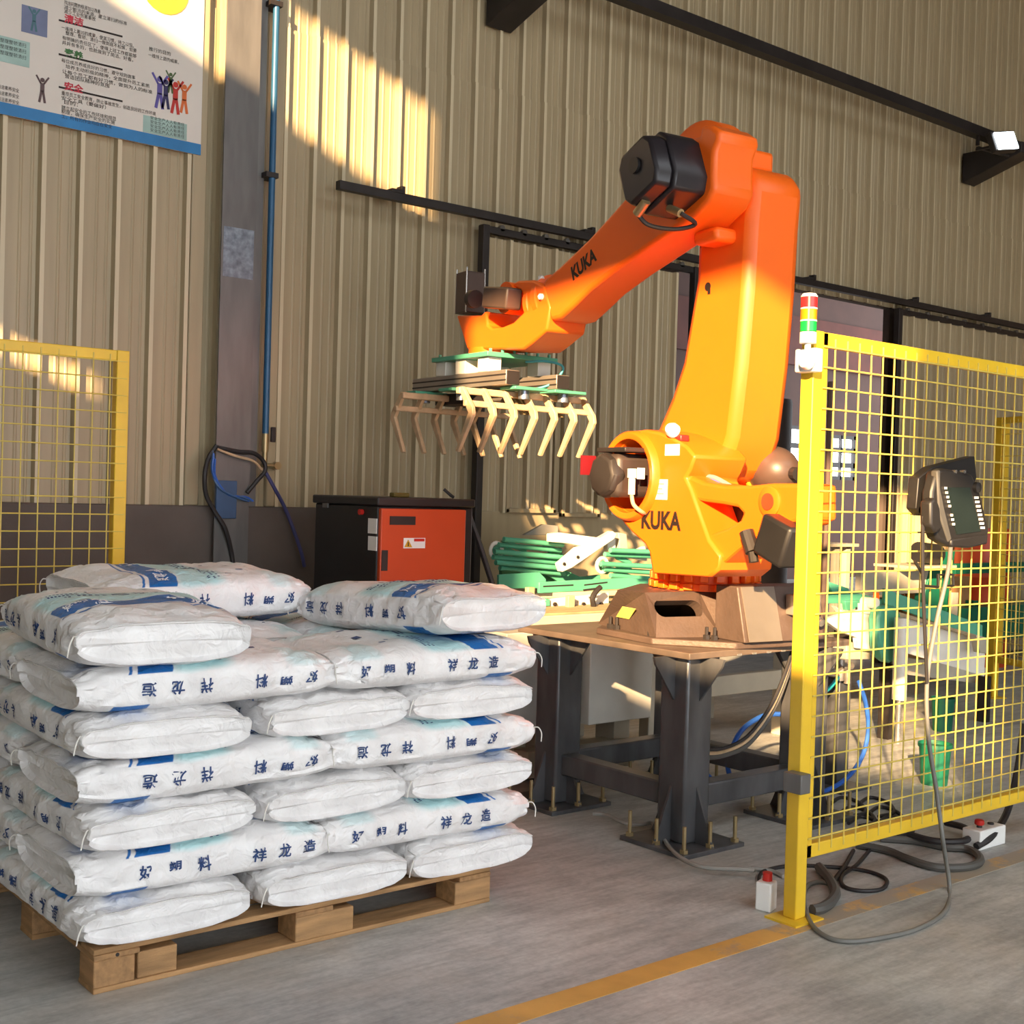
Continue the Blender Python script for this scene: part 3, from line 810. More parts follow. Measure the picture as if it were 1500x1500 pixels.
o = bpy.data.objects.new('base_casting', me); col.objects.link(o); o.parent = rob
for (x, y) in ((-.42, .12), (-.42, .17), (-.26, -.33), (-.24, -.36), (-.12, -.43), (-.07, -.43), (.1, -.43), (-.42, -.14)):
    mb = MB(); mb.cyl((x, y, .03), (x, y, .085), .008, 8); mb.cyl((x, y, .03), (x, y, .05), .017, 6); mb.build('base_bolt', M_dark, rob, L=True)
pa_, pb_ = A[7].lerp(B[7], .45), A[0].lerp(B[0], .45)
ey2 = (B[7] - A[7]).normalized(); c = pa_.lerp(pb_, .45); exs = (pb_ - pa_).normalized(); ns = exs.cross(ey2).normalized()
if ns.x > 0: ns = -ns
mb = MB(); c = c + ns * .003
mb.prism([(-.055, -.06), (.055, -.06), (.055, .06), (-.055, .06)], lambda a, b: c + exs * a + ey2 * b, lambda a, b: c + exs * a + ey2 * b - ns * .004)
mb.build('yellow_sticker', M_stickyel, rob, L=True)
# connection box on the rear, with connectors
mb = MB(); prf = [(-.30, .03), (-.50, .03), (-.44, .27), (-.30, .27)]
mb.prism(prf, lambda y, z: Vector((-.19, y, z)), lambda y, z: Vector((.30, y, z))); mb.build('connection_box', M_cast, rob, L=True, bevel=.006)
mb = MB(); mb.prism([(-.505, .035), (-.51, .035), (-.445, .268), (-.44, .268)], lambda y, z: Vector((-.17, y, z)), lambda y, z: Vector((.02, y, z))); mb.build('cover_plate', M_alu, rob, L=True)
for i in range(4):
    x = .09 + i * .045; MB().box((x, -.49, .19), (.036, .05, .09)).build('connector', M_alu, rob, L=True, bevel=.004)
for i in range(3):
    MB().cyl((.10 + i * .06, -.52, .12), (.10 + i * .06, -.545, .11), .018, 10).build('cable_gland', M_chrome, rob, L=True, smooth=True)

# slewing ring and turning column ------------------------------------------------------
MB().lathe([(.235, .225), (.235, .255), (.225, .258), (.225, .30), (.250, .303), (.250, .40), (.24, .42)], (0, 0, 0), n=48).build('slew_ring', M_orange, rob, L=True, smooth=True)
for k in range(22):
    a = 2 * math.pi * k / 22; c_ = Vector((math.cos(a) * .245, math.sin(a) * .245, 0)); R = Matrix.Rotation(a, 3, 'Z')
    mb = MB(); mb.box(c_ + Vector((0, 0, .285)), (.03, .04, .035), R); mb.box(c_ * 1.02 + Vector((0, 0, .245)), (.03, .045, .03), R)
    mb.build('ring_lug', M_orange, rob, L=True, bevel=.004)
def frame_with_hole(outp, inp, x0, x1):
    b = bmesh.new(); L_ = []
    for x in (x0, x1):
        vo = [b.verts.new((x, y, z)) for y, z in outp]; vi_ = [b.verts.new((x, y, z)) for y, z in inp]
        e = [b.edges.new((vo[i], vo[(i + 1) % len(vo)])) for i in range(len(vo))] + [b.edges.new((vi_[i], vi_[(i + 1) % len(vi_)])) for i in range(len(vi_))]
        bmesh.ops.triangle_fill(b, use_beauty=True, edges=e)
        for f in [f for f in b.faces if all(v in vi_ for v in f.verts)]: b.faces.remove(f)
        L_.append((vo, vi_))
    for q in (0, 1):
        a, c = L_[0][q], L_[1][q]; n = len(a)
        for i in range(n): b.faces.new((a[i], a[(i + 1) % n], c[(i + 1) % n], c[i]))
    bmesh.ops.recalc_face_normals(b, faces=b.faces)
    me = bpy.data.meshes.new('frame'); b.to_mesh(me); b.free(); return me
XN = -.40                                                   # near face of the turning column
body = [(888, 690), (889, 668), (896, 652), (908, 640), (925, 632), (945, 629), (965, 633), (985, 641), (1005, 653), (1018, 668), (1010, 690), (1004, 700), (1012, 716), (1022, 745), (1038, 790), (1055, 812), (1052, 835), (1040, 845), (955, 840), (950, 808), (944, 797), (925, 780), (906, 758), (894, 732), (889, 710)]
pts = outline(body, XN)
pc = atL(917, 697, XN - .035); A2 = Vector((0, pc.y, pc.z))
hole = [(A2.y + .168 * math.cos(2 * math.pi * k_ / 32), A2.z + .168 * math.sin(2 * math.pi * k_ / 32)) for k_ in range(32)]
me = frame_with_hole(pts, hole, XN, -.10); me.materials.append(M_orange); me.polygons.foreach_set('use_smooth', [True] * len(me.polygons)); me.set_sharp_from_angle(angle=math.radians(35))
colm = bpy.data.objects.new('turning_column', me); col.objects.link(colm); colm.parent = rob
bv = colm.modifiers.new('bevel', 'BEVEL'); bv.width = .012; bv.segments = 2; bv.limit_method = 'ANGLE'; bv.angle_limit = math.radians(50)
MB().lathe([(.175, 0), (.175, .02)], (-.20, A2.y, A2.z), (1, 0, 0), 32).build('recess_floor', M_orange, colm, L=True)
# bell round the axis-two motor
MB().ringlathe([(.170, .06), (.170, .004), (.178, 0), (.196, 0), (.205, .010), (.210, .06)], (XN - .035, A2.y, A2.z), (1, 0, 0), 44).build('motor_bell', M_orange, colm, L=True, smooth=True)
# far cheek and cross web
MB().lathe([(.17, .13), (.19, .15), (.19, .24), (.15, .26)], (0, A2.y - .02, A2.z), (1, 0, 0), 36).build('far_gear_housing', M_orange, rob, L=True, smooth=True)
MB().span((-.30, -.16, .44), (.24, A2.y, .62)).build('column_web', M_orange, rob, L=True, bevel=.03)
zb0 = min(p[1] for p in pts); mb = MB(); mb.lathe([(.25, .40), (.25, .46), (.20, .52)], (0, 0, 0), n=40); mb.build('column_floor', M_orange, rob, L=True, bevel=.03, seg=3)
# rear yoke: two struts that meet in a boss
upper = [(1000, 692), (1006, 676), (1040, 712), (1070, 718), (1120, 708), (1178, 706), (1178, 726), (1150, 712), (1110, 722), (1080, 738), (1050, 738), (1020, 728), (1008, 712)]
yoke_out = [(1000, 690), (1010, 697), (1030, 706), (1060, 711), (1100, 711), (1130, 708), (1182, 708), (1182, 762), (1160, 766), (1120, 778), (1080, 806), (1050, 832), (1028, 800), (1010, 720)]
yoke_in = [(1016, 732), (1030, 735), (1060, 739), (1080, 743), (1088, 752), (1084, 762), (1064, 774), (1036, 784), (1027, 768)]
XY = XN + .02
me = frame_with_hole(outline(yoke_out, XY), outline(yoke_in, XY), XY, XY + .16); me.materials.append(M_orange)
yk = bpy.data.objects.new('rear_yoke', me); col.objects.link(yk); yk.parent = rob
bv = yk.modifiers.new('bevel', 'BEVEL'); bv.width = .014; bv.segments = 2; bv.limit_method = 'ANGLE'; bv.angle_limit = math.radians(50)
b_ = atL(1128, 735, XY); t_ = MB(); t_.lathe([(.052, 0), (.062, .006), (.062, .05)], (XY - .012, b_.y, b_.z), (1, 0, 0), 28); t_.build('yoke_boss', M_orange, yk, L=True, smooth=True)
MB().lathe([(.034, 0), (.034, .02)], (XY - .016, b_.y, b_.z), (1, 0, 0), 20).build('boss_bore_shade', mat('bore_shade_red_brown', srgb(170, 60, 26), .6), yk, L=True, smooth=True)  # flat red-brown disc paints in the shade of the boss bore
e_ = atL(1180, 736, XY); MB().span((XY + .02, e_.y - .0, e_.z - .09), (XY + .16, e_.y + .1, e_.z + .07)).build('rear_cross_beam', M_orange, rob, L=True, bevel=.03, seg=3)
_q = atL(1055, 757, XY + .2); MB().box((XY + .21, _q.y, _q.z), (.06, .42, .26)).build('inner_box', M_dark, rob, L=True, bevel=.006)
# lugs under the column, black junction box, hydraulic bits
MB().box(Vector((-.16, -.16, .455)), (.12, .26, .06)).build('column_lug', M_orange, rob, L=True, bevel=.025, seg=3)
q = atL(1130, 792, -.45); MB().box((-.40, q.y, q.z), (.11, .17, .17), Matrix.Rotation(.35, 3, 'X')).build('junction_box', M_black, rob, L=True, bevel=.015)
q = atL(1098, 790, -.42); mb = MB(); mb.cyl((-.42, q.y + .02, q.z + .03), (-.42, q.y - .02, q.z - .05), .03, 12); mb.cyl((-.42, q.y - .02, q.z - .05), (-.42, q.y - .03, q.z - .09), .02, 10); mb.build('cable_connector', M_dark, rob, L=True)
# counterbalance cylinder and valve block behind the yoke
q = atL(1132, 690, .15)
mb = MB(); prof = []
for k in range(13):
    a = -math.pi / 2 + math.pi * k / 12; prof.append((max(.002, .115 * math.cos(a)), .135 * math.sin(a)))
ac = mb.lathe(prof, (.15, q.y, q.z), (0, 1, .08), 28).build('accumulator', M_brownmotor, rob, L=True, smooth=True)
MB().lathe([(.118, .05), (.118, .066)], (.15, q.y, q.z), (0, 1, .08), 28).build('yellow_ring', M_yellow, ac, L=True, smooth=True)
MB().lathe([(.03, -.16), (.03, -.12), (.045, -.12), (.045, -.10)], (.15, q.y, q.z), (0, 1, .08), 12).build('valve_stub', M_dark, ac, L=True)
mb = MB(); a1 = atL(1075, 692, .15); mb.box((.15, a1.y, a1.z), (.16, .24, .09)); mb.build('valve_block', M_dark, rob, L=True, bevel=.008)
mb = MB(); mb.tube(smoothpath([Vector((.0, a1.y + .18, a1.z - .01)), Vector((-.1, a1.y + .06, a1.z + .0)), Vector((-.16, a1.y - .06, a1.z - .03)), Vector((-.2, a1.y - .12, a1.z - .10))]), .018, 8); mb.build('hose', M_rubberdk, rob, L=True, smooth=True)
for d_, M_ in ((.0, M_rubberlt), (.03, M_bluehose)):
    P = [atL(u, v + d_ * 100, -.28) for u, v in ((1030, 698), (1046, 700), (1062, 708), (1075, 716))]
    MB().tube(smoothpath(P), .012, 8).build('air_hose', M_, rob, L=True, smooth=True)

# axis-two motor in the bell
M_motor2 = mat('dusty_black_motor', srgb(62, 52, 48), .45)
x0m = XN - .04
mb = MB(); mb.box((x0m + .05, A2.y + .02, A2.z + .0), (.30, .19, .20)); mt = mb.build('motor_axis_two', M_motor2, rob, L=True, bevel=.03, seg=2)
MB().lathe([(.045, -.135), (.09, -.125), (.105, -.10), (.105, -.06)], (x0m, A2.y + .02, A2.z), (1, 0, 0), 8).build('motor_end_cap', M_dark, mt, L=True, bevel=.008)
MB().box((x0m - .03, A2.y - .02, A2.z + .115), (.14, .22, .022)).build('motor_bracket', M_dark, mt, L=True, bevel=.005)
mb = MB(); mb.cyl((x0m - .05, A2.y - .12, A2.z - .01), (x0m - .05, A2.y - .12, A2.z - .085), .016, 12); mb.cyl((x0m - .05, A2.y - .12, A2.z + .03), (x0m - .05, A2.y - .12, A2.z - .01), .022, 12)
mb.build('motor_plug', M_white, mt, L=True, smooth=True)
MB().tube(smoothpath([Vector((x0m - .05, A2.y - .12, A2.z - .085)), Vector((x0m - .04, A2.y - .125, A2.z - .13)), Vector((x0m, A2.y - .13, A2.z - .16)), Vector((x0m + .05, A2.y - .10, A2.z - .17))]), .009, 8).build('motor_cable', M_tine, mt, L=True, smooth=True)
MB().box((x0m - .02, A2.y - .145, A2.z + .01), (.04, .004, .05)).build('motor_label', M_paper, mt, L=True)
MB().span((x0m - .14, A2.y + .15, A2.z + .0), (x0m - .06, A2.y + .16, A2.z + .09)).build('red_tag', mat('dark_red_tag', srgb(120, 20, 30), .5), mt, L=True)

# link arm --------------------------------------------------------------------------
XL0, XL1 = -.17, .13
la = [(1019, 330), (1019, 360), (1017, 410), (997, 530), (981, 580), (962, 625), (940, 660), (960, 700), (1010, 715), (1052, 700), (1064, 668), (1073, 640), (1086, 530), (1095, 420), (1100, 330), (1106, 262), (1090, 240), (1050, 245)]
lk = slab(la, XL0, XL0, XL1).build('link_arm', M_orange, rob, L=True, bevel=.045, seg=2)
q = atL(1037, 420, XL0); MB().lathe([(.02, -.002), (.02, .01)], (XL0, q.y, q.z), (1, 0, 0), 16).build('arm_bore_shade', M_ink, lk, L=True, smooth=True)  # black disc paints in the darkness of an open bore
MB().box((XL0 - .0015, q.y - .01, q.z - .02), (.002, .018, .03)).build('bore_slot', M_ink, lk, L=True)
q = atL(1100, 236, -.02); w_ = MB(); w_.box((-.02, q.y, q.z - .005), (.20, .09, .10)); ear = w_.build('arm_ear', M_orange, lk, L=True, bevel=.02)
for k in range(3): MB().lathe([(.008, -.004), (.008, .01)], (-.122, q.y, q.z + .026 - k * .027), (1, 0, 0), 10).build('ear_bolt', M_dark, ear, L=True)
q = atL(1048, 348, XL0 - .05); MB().box((XL0 - .05, q.y, q.z), (.13, .16, .065)).build('end_stop', M_orange, lk, L=True, bevel=.02)
q = atL(1020, 345, XL0 - .05); MB().cyl((XL0 - .06, q.y, q.z), (XL0 - .06, q.y + .09, q.z + .02), .022, 14).build('stop_buffer', M_orange, lk, L=True, smooth=True)
q = atL(1055, 672, XL0); mb = MB(); mb.box((XL0 + .02, q.y, q.z), (.08, .06, .06)); mb.build('arm_lug', M_orange, lk, L=True, bevel=.015)
q = atL(985, 630, XN); mb = MB()
mb.lathe([(.002, -.034), (.022, -.026), (.032, -.008), (.033, .012), (.025, .02)], (XN + .0, q.y, q.z), (1, .3, -.4), 16); mb.build('white_cap', M_paper, colm, L=True, smooth=True)
MB().box((XN + .035, q.y - .012, q.z - .035), (.05, .07, .03)).build('red_clip', M_red, colm, L=True, bevel=.006)

# forearm ---------------------------------------------------------------------------
XF = -.40; XF1 = -.17
fa = [(806, 470), (798, 440), (795, 411), (817, 392), (861, 350), (890, 318), (921, 283), (955, 250), (992, 215), (1010, 203), (1024, 199), (1026, 184), (1040, 182), (1052, 190), (1054, 200), (1046, 222), (1045, 255), (1046, 275), (1036, 297), (1016, 318), (985, 338), (955, 358), (900, 396), (862, 425), (838, 449), (820, 466)]
fm = slab(fa, XF, XF, XF1).build('forearm', M_orange, rob, L=True, bevel=.03, seg=3)
hc = atL(1040, 268, XF1)
MB().lathe([(.235, -.02), (.262, .0), (.262, .10), (.24, .12)], (XF1 - .08, hc.y, hc.z), (1, 0, 0), 44).build('elbow_hub', M_orange, fm, L=True, smooth=True)
q = atL(1078, 214, XF1); MB().lathe([(.002, -.036), (.025, -.028), (.036, -.008), (.036, .012), (.028, .025)], (XF1 - .04, q.y, q.z), (1, .2, -.3), 16).build('white_cap', M_paper, fm, L=True, smooth=True)
q0 = atL(1000, 262, XF)
R8 = [(-.145, -.085), (-.105, -.145), (.105, -.145), (.145, -.09), (.145, .09), (.10, .145), (-.10, .145), (-.145, .085)]
rt = math.radians(-22)
R8 = [(a * math.cos(rt) - b * math.sin(rt), a * math.sin(rt) + b * math.cos(rt)) for a, b in R8]
mb = MB(); mb.prism(R8, lambda a, b: Vector((XF + .02, q0.y + a, q0.z + b)), lambda a, b: Vector((XF - .17, q0.y + a, q0.z + b))); m3 = mb.build('motor_axis_three', M_blackgloss, rob, L=True, bevel=.012)
mb = MB(); mb.prism([(a * .9, b * .9) for a, b in R8], lambda a, b: Vector((XF - .165, q0.y + a, q0.z + b)), lambda a, b: Vector((XF - .25, q0.y + a * .92, q0.z + b * .92))); mb.build('motor_end_cap', M_blackgloss, m3, L=True, bevel=.014)
MB().cyl((XF - .25, q0.y + .01, q0.z + .02), (XF - .262, q0.y + .01, q0.z + .02), .035, 14).build('end_disc', M_black, m3, L=True, smooth=True)
mb = MB(); mb.cyl((XF - .21, q0.y - .02, q0.z - .13), (XF - .21, q0.y + .04, q0.z - .175), .022, 12); mb.build('motor_plug', M_brass, m3, L=True, smooth=True)
mb = MB(); mb.cyl((XF - .10, q0.y - .04, q0.z - .15), (XF - .10, q0.y - .12, q0.z - .185), .018, 12); mb.build('motor_plug', M_brass, m3, L=True, smooth=True)
mb = MB(); mb.tube(smoothpath([Vector((XF - .21, q0.y + .04, q0.z - .175)), Vector((XF - .16, q0.y + .02, q0.z - .22)), Vector((XF - .08, q0.y - .06, q0.z - .24)), Vector((XF - .02, q0.y - .12, q0.z - .22)), Vector((XF - .1, q0.y - .12, q0.z - .185))]), .010, 8); mb.build('motor_cable', M_rubberdk, m3, L=True, smooth=True)
MB().lathe([(.012, -.004), (.012, .004)], (XF - .17, q0.y - .12, q0.z + .0), (1, 0, 0), 8).build('motor_screw', M_chrome, m3, L=True)
q = atL(846, 466, -.2); MB().cyl((-.2, q.y, q.z), (-.2, q.y - .12, q.z - .0), .03, 12).build('arm_rubber', M_black, fm, L=True, smooth=True)
# lettering on the arm and the column
def text_on(u, v, xp, u2, v2, h, txt, parent):
    a = atL(u, v, xp); b = atL(u2, v2, xp); d = (b - a); ex = d.normalized(); ey = Vector((0, -ex.z, ex.y))
    if ey.z < 0: ey = -ey
    mb = MB(); letter(mb, txt, (a + b) / 2 + Vector((-.0015, 0, 0)), ex, ey, h, d.length, .04); mb.build('lettering', M_ink, parent, L=True)
text_on(838, 402, XF, 873, 371, .075, 'KUKA', fm)
text_on(940, 761, XN, 998, 764, .085, 'KUKA', colm)
def sticker(u, v, xp, w_, h_, M_, parent, nm='sticker'):
    q = atL(u, v, xp); return MB().box((xp - .001, q.y, q.z), (.002, w_, h_)).build(nm, M_, parent, L=True)
st = sticker(967, 717, XN, .105, .09, M_paper, colm)
q = atL(967, 717, XN); mb = MB()
for k in range(3): mb.box((XN - .0026, q.y + .01 * (k == 1), q.z + .025 - .022 * k), (.001, .06, .006))
mb.build('printed_lines', M_rubberlt, colm, L=True, kind='stuff')
sticker(985, 659, XN, .10, .05, M_paper, colm)

# wrist -----------------------------------------------------------------------------
XW = -.285
wa = atL(812, 440, XW); wb_ = atL(770, 462, XW); ax = Vector((0, wb_.y - wa.y, wb_.z - wa.z)).normalized()
MB().lathe([(.115, 0), (.135, .005), (.135, .045), (.12, .05), (.12, .09), (.13, .095), (.13, .13)], Vector((XW, wa.y, wa.z)) - ax * .02, ax, 32).build('wrist_collar', M_orange, fm, L=True, smooth=True)
wr = [(668, 462), (674, 480), (680, 500), (684, 512), (766, 512), (778, 503), (800, 484), (806, 450), (797, 418), (780, 410), (758, 411), (748, 417), (762, 425), (770, 440), (766, 458), (752, 472), (735, 479), (720, 481), (714, 476), (711, 455), (704, 462)]
ws = slab(wr, XW - .12, XW - .12, XW + .12).build('wrist_housing', M_orange, rob, L=True, bevel=.012)
MB().cyl((XW - .14, atL(772, 440, XW).y, atL(772, 440, XW).z), (XW + .13, atL(772, 440, XW).y, atL(772, 440, XW).z), .085, 28).build('wrist_gear', M_orange, ws, L=True, smooth=True)
tc_ = atL(724, 512, XW); TC = Vector((XW, tc_.y, tc_.z))
MB().lathe([(.145, .0), (.145, -.045), (.135, -.05)], TC, (0, 0, 1), 36).build('tool_flange', M_orange, rob, L=True, smooth=True)
q = atL(735, 437, XW - .16); a = math.radians(-4)
mb = MB(); mb.box((XW - .16, q.y, q.z), (.10, .26, .115), Matrix.Rotation(-a * 2, 3, 'X')); m4 = mb.build('wrist_motor', M_brownmotor, rob, L=True, bevel=.012)
q = atL(697, 438, XW - .16); MB().cyl((XW - .16, q.y - .0, q.z), (XW - .16, q.y + .045, q.z + .005), .05, 16).build('motor_end_cap', M_dark, m4, L=True, smooth=True)
q = atL(689, 430, XW); mb = MB(); mb.box((XW, q.y, q.z), (.13, .13, .24)); m5 = mb.build('flange_motor', M_brownmotor, rob, L=True, bevel=.006)
mb = MB()
for sx in (-1, 1):
    for sy in (-1, 1): mb.cyl((XW + sx * .06, q.y + sy * .06, q.z - .12), (XW + sx * .06, q.y + sy * .06, q.z + .14), .006, 8)
mb.build('tie_rods', M_chrome, m5, L=True, kind='stuff')
q = atL(795, 435, XF); MB().lathe([(.002, -.03), (.016, -.02), (.018, 0)], (XF - .0, q.y, q.z), (1, 0, 0), 12).build('white_cap', M_paper, fm, L=True, smooth=True)
q = atL(783, 408, XF); MB().lathe([(.002, -.03), (.016, -.02), (.018, 0)], (XF + .05, q.y, q.z), (1, 0, -.5), 12).build('white_cap', M_paper, fm, L=True, smooth=True)

# ---------------------------------------------------------------- bag gripper under the wrist
GW = RM @ TC
gr = thing('bag_gripper', 'bag gripper with two rakes of bare metal tines under the robot wrist', 'gripper', (GW.x, GW.y, GW.z - .05), math.radians(-3))
def GB(): return MB()
gz = 0.0
MB().span((-.24, -.28, -.025), (.24, .28, 0)).build('mounting_plate', M_green, gr, L=True, bevel=.003)
for (x, y) in [(-.2 + .4 * a / 5, s) for a in range(6) for s in (-.25, .25)]:
    MB().cyl((x, y, 0), (x, y, .02), .009, 6).build('plate_bolt', M_green, gr, L=True)
for (x, y) in ((-.17, -.2), (-.17, .02), (-.17, .22), (.17, -.2), (.17, .2)):
    MB().box((x, y, -.065), (.09, .10, .08)).build('spacer_block', M_white, gr, L=True, bevel=.004)
for x in (-.17, .17):
    rl = MB().span((x - .045, -.42, -.185), (x + .045, .52, -.105)).build('aluminium_rail', M_alu, gr, L=True, bevel=.004)
    for z in (-.13, -.16):
        MB().span((x - .047, -.419, z - .004), (x - .044, .519, z + .004)).build('rail_groove', M_dark, rl, L=True)
    MB().span((x - .04, -.426, -.18), (x + .04, -.42, -.11)).build('rail_end_cap', M_dark, rl, L=True)
for (x, y) in ((-.2, .40), (-.2, .02), (.2, .40), (-.05, -.36), (.22, -.36)):
    pl = MB().span((x - .11, y - .07, -.205), (x + .11, y + .07, -.188)).build('pivot_plate', M_green, gr, L=True, bevel=.003)
    MB().cyl((x, y, -.205), (x, y, -.25), .03, 14).build('pivot_roller', M_galv, pl, L=True, smooth=True)
MB().span((-.12, -.1, -.26), (.12, .42, -.195)).build('actuator', M_dark, gr, L=True, bevel=.006)
for x in (-.06, .06): MB().cyl((x, -.22, -.235), (x, .40, -.235), .022, 12).build('air_cylinder', M_alu, gr, L=True, smooth=True)
MB().tube(smoothpath([(.0, -.3, -.04), (.12, -.34, -.03), (.2, -.38, -.06), (.14, -.36, -.15), (.05, -.3, -.19)]), .007, 8).build('air_hose', mat('teal_hose', srgb(60, 150, 160), .4), gr, L=True, smooth=True)
for s, nm in ((-1, 'near'), (1, 'far')):
    yk_ = s * .40; z_k = -.345; yt = s * .27; zt__ = -.55; yp = s * .285; zp = -.225
    rk = MB().span((-.43, yp - .018, zp - .018), (.43, yp + .018, zp + .018)).build('rake_bar', M_tine, gr, L=True, bevel=.006)
    ym, zm = s * .352, -.295
    MB().span((-.43, ym - .014, zm - .016), (.43, ym + .014, zm + .016)).build('lower_bar', M_tine, rk, L=True, bevel=.005)
    for k in range(7):
        x = -.41 + k * .82 / 6; wdt = .022
        mb = MB(); prf = [(yp - s * .012, zp + .02), (yp + s * .03, zp + .02), (yk_ + s * .012, z_k + .03), (yk_ + s * .02, z_k - .01), (yt + s * .018, zt__), (yt - s * .006, zt__ + .006), (yk_ - s * .025, z_k + .0)]
        mb.prism(prf, lambda a, b: Vector((x - wdt / 2, a, b)), lambda a, b: Vector((x + wdt / 2, a, b))); mb.build('tine', M_tine, rk, L=True, bevel=.004)
for k, x in enumerate((-.02, .02, .06, .24)):
    mb = MB(); prf = [(-.18, -.20), (-.15, -.20), (-.30, -.33), (-.34, -.33)]
    mb.prism(prf, lambda a, b: Vector((x - .008, a, b)), lambda a, b: Vector((x + .008, a, b))); mb.build('lever', M_brass, gr, L=True, bevel=.003)
# ---------------------------------------------------------------- yellow mesh fences
def plate(px, Y, t, mb=None):
    """plate standing in the plane y = Y, t thick"""
    P = [(p.x, p.z) for p in (atY(u, v, Y) for u, v in px)]
    return (mb or MB()).prism(P, lambda a, b: Vector((a, Y, b)), lambda a, b: Vector((a, Y + t, b)))
def fence_panel(name, label, p, ang, L_, z0, z1, pitch, pitchz, post=.06, posts=(0,), group='yellow wire mesh safety fences'):
    t = thing(name, label, 'fence', (p[0], p[1], 0), ang, group)
    for x in posts:
        po = MB().span((x, -.028, 0.008), (x + post, .028, z1)).build('post', M_yellow, t, L=True, bevel=.004)
        MB().span((x - .05, -.07, 0), (x + post + .05, .07, .008)).build('foot_plate', M_yellow, po, L=True)
    a = post if 0 in posts else 0
    fx = .012
    for (s, e) in (((a, -.02, z1 - .05), (L_, .02, z1)), ((a, -.02, z0), (L_, .02, z0 + .05)), ((a, -.02, z0), (a + .035, .02, z1)), ((L_ - .04, -.02, z0), (L_, .02, z1))):
        MB().span(s, e).build('frame_bar', M_yellow, t, L=True, bevel=.004)
    mb = MB(); r = .0032
    n = int((L_ - a) / pitch)
    for k in range(1, n + 1):
        x = a + k * pitch; mb.cyl((x, -.021, z0 + .02), (x, -.021, z1 - .02), r, 6)
    n = int((z1 - z0) / pitchz)
    for k in range(1, n + 1):
        z = z0 + k * pitchz
        if z < z1 - .02: mb.cyl((a, -.026, z), (L_ - .01, -.026, z), r, 6)
    mb.build('wire_mesh', M_wire, t, L=True, kind='stuff')
    return t
FR = atZ(1151, 1350)
fr = fence_panel('mesh_fence', 'yellow mesh fence panel carrying the signal tower and the teach pendant', (3.592, 2.77), 0, 2.1, .215, 2.105, .0735, .0735, .058)
q = atY(1160, 1147, 2.73); lt = MB(); lt.span((3.545, 2.70, q.z - .04), (3.60, 2.78, q.z + .03)); lt.build('latch', M_steel, fr, bevel=.004)
a = atY(187, 515, 5.7)
fence_panel('mesh_fence', 'yellow mesh fence panel against the dark plinth behind the sack stack', (a.x - 1.6, 5.7), 0, 1.6, .15, a.z, .0795, .0795, .06, posts=(-.06, 1.54))
a = atZ(1448, 1020)
fence_panel('mesh_fence', 'yellow mesh fence panel in the background beside the green conveyor machine', (a.x, a.y), math.radians(-90 - 20), 1.5, .28, 2.2, .085, .085, .075)

# ---------------------------------------------------------------- signal tower
pz = atY(1176, 520, 2.74)
tw = thing('signal_tower', 'red amber and green signal tower light on the fence post top', 'signal light', (pz.x, 2.72, pz.z))
X_, Y_ = pz.x, 2.72
z_ = lambda v: atY(1178, v, Y_).z
MB().span((3.545, Y_ - .02, z_(543)), (3.59, 2.79, z_(508))).build('bracket', M_paper, tw, bevel=.006)
MB().lathe([(.002, -.032), (.024, -.02), (.032, 0), (.024, .02), (.002, .032)], (X_, Y_, z_(528)), (1, 0, 0), 16).build('elbow', M_paper, tw, smooth=True)
MB().cyl((X_, Y_, z_(528)), (X_, Y_, z_(500)), .011, 12).build('stem', M_paper, tw, smooth=True)
MB().cyl((X_, Y_, z_(502)), (X_, Y_, z_(486)), .029, 20).build('housing', M_paper, tw, smooth=True)
for v0, v1, c, nm in ((485, 470, (24, 170, 70), 'green_lens'), (469, 452, (240, 130, 20), 'amber_lens'), (451, 434, (222, 40, 44), 'red_lens')):
    MB().cyl((X_, Y_, z_(v0)), (X_, Y_, z_(v1)), .0285, 20).build(nm, mat(nm, srgb(*c), .25, 0, .05), tw, smooth=True)
    MB().cyl((X_, Y_, z_(v1)), (X_, Y_, z_(v1 - 2)), .0292, 20).build('spacer_ring', M_paper, tw, smooth=True)
MB().cyl((X_, Y_, z_(434)), (X_, Y_, z_(429)), .0285, 20, .024).build('top_cap', M_paper, tw, smooth=True)

# ---------------------------------------------------------------- teach pendant in its holder on the fence
TYp = 2.70
def tp(u, v, y): return atY(u, v, y)
hd = thing('pendant_holder', 'black sheet metal hood holder hung on the yellow mesh', 'holder', tuple(atY(1372, 790, TYp)))
plate([(1346, 700), (1366, 684), (1428, 668), (1431, 700), (1425, 715), (1400, 712), (1370, 720), (1352, 756), (1342, 745)], 2.70, .045).build('hood', M_black, hd, bevel=.004)
pn = thing('teach_pendant', 'black robot teach pendant with dark screen hanging on the yellow mesh', 'teach pendant', tuple(atY(1410, 800, 2.62)))
plate([(1373, 690), (1385, 686), (1424, 694), (1436, 720), (1450, 778), (1444, 795), (1418, 803), (1390, 800), (1374, 790), (1364, 760), (1366, 720)], 2.635, .05).build('body', M_black, pn, bevel=.012)
plate([(1386, 714), (1421, 714), (1437, 778), (1402, 783)], 2.631, .006).build('screen', mat('dark_green_screen', srgb(34, 44, 44), .25), pn)
for k in range(9):
    if k == 5: continue
    u = 1386 + k * 1.45; v = 715 + k * 6.6
    plate([(u - 1.4, v - 1.7), (u + 1.4, v - 1.7), (u + 1.4, v + 1.7), (u - 1.4, v + 1.7)], 2.629, .004).build('key', M_paper, pn)
for k in range(8):
    u = 1431 + k * 1.3; v = 729 + k * 6.3
    plate([(u - 2.6, v - 1.7), (u + 2.6, v - 1.7), (u + 2.6, v + 1.7), (u - 2.6, v + 1.7)], 2.629, .004).build('key', M_paper, pn)
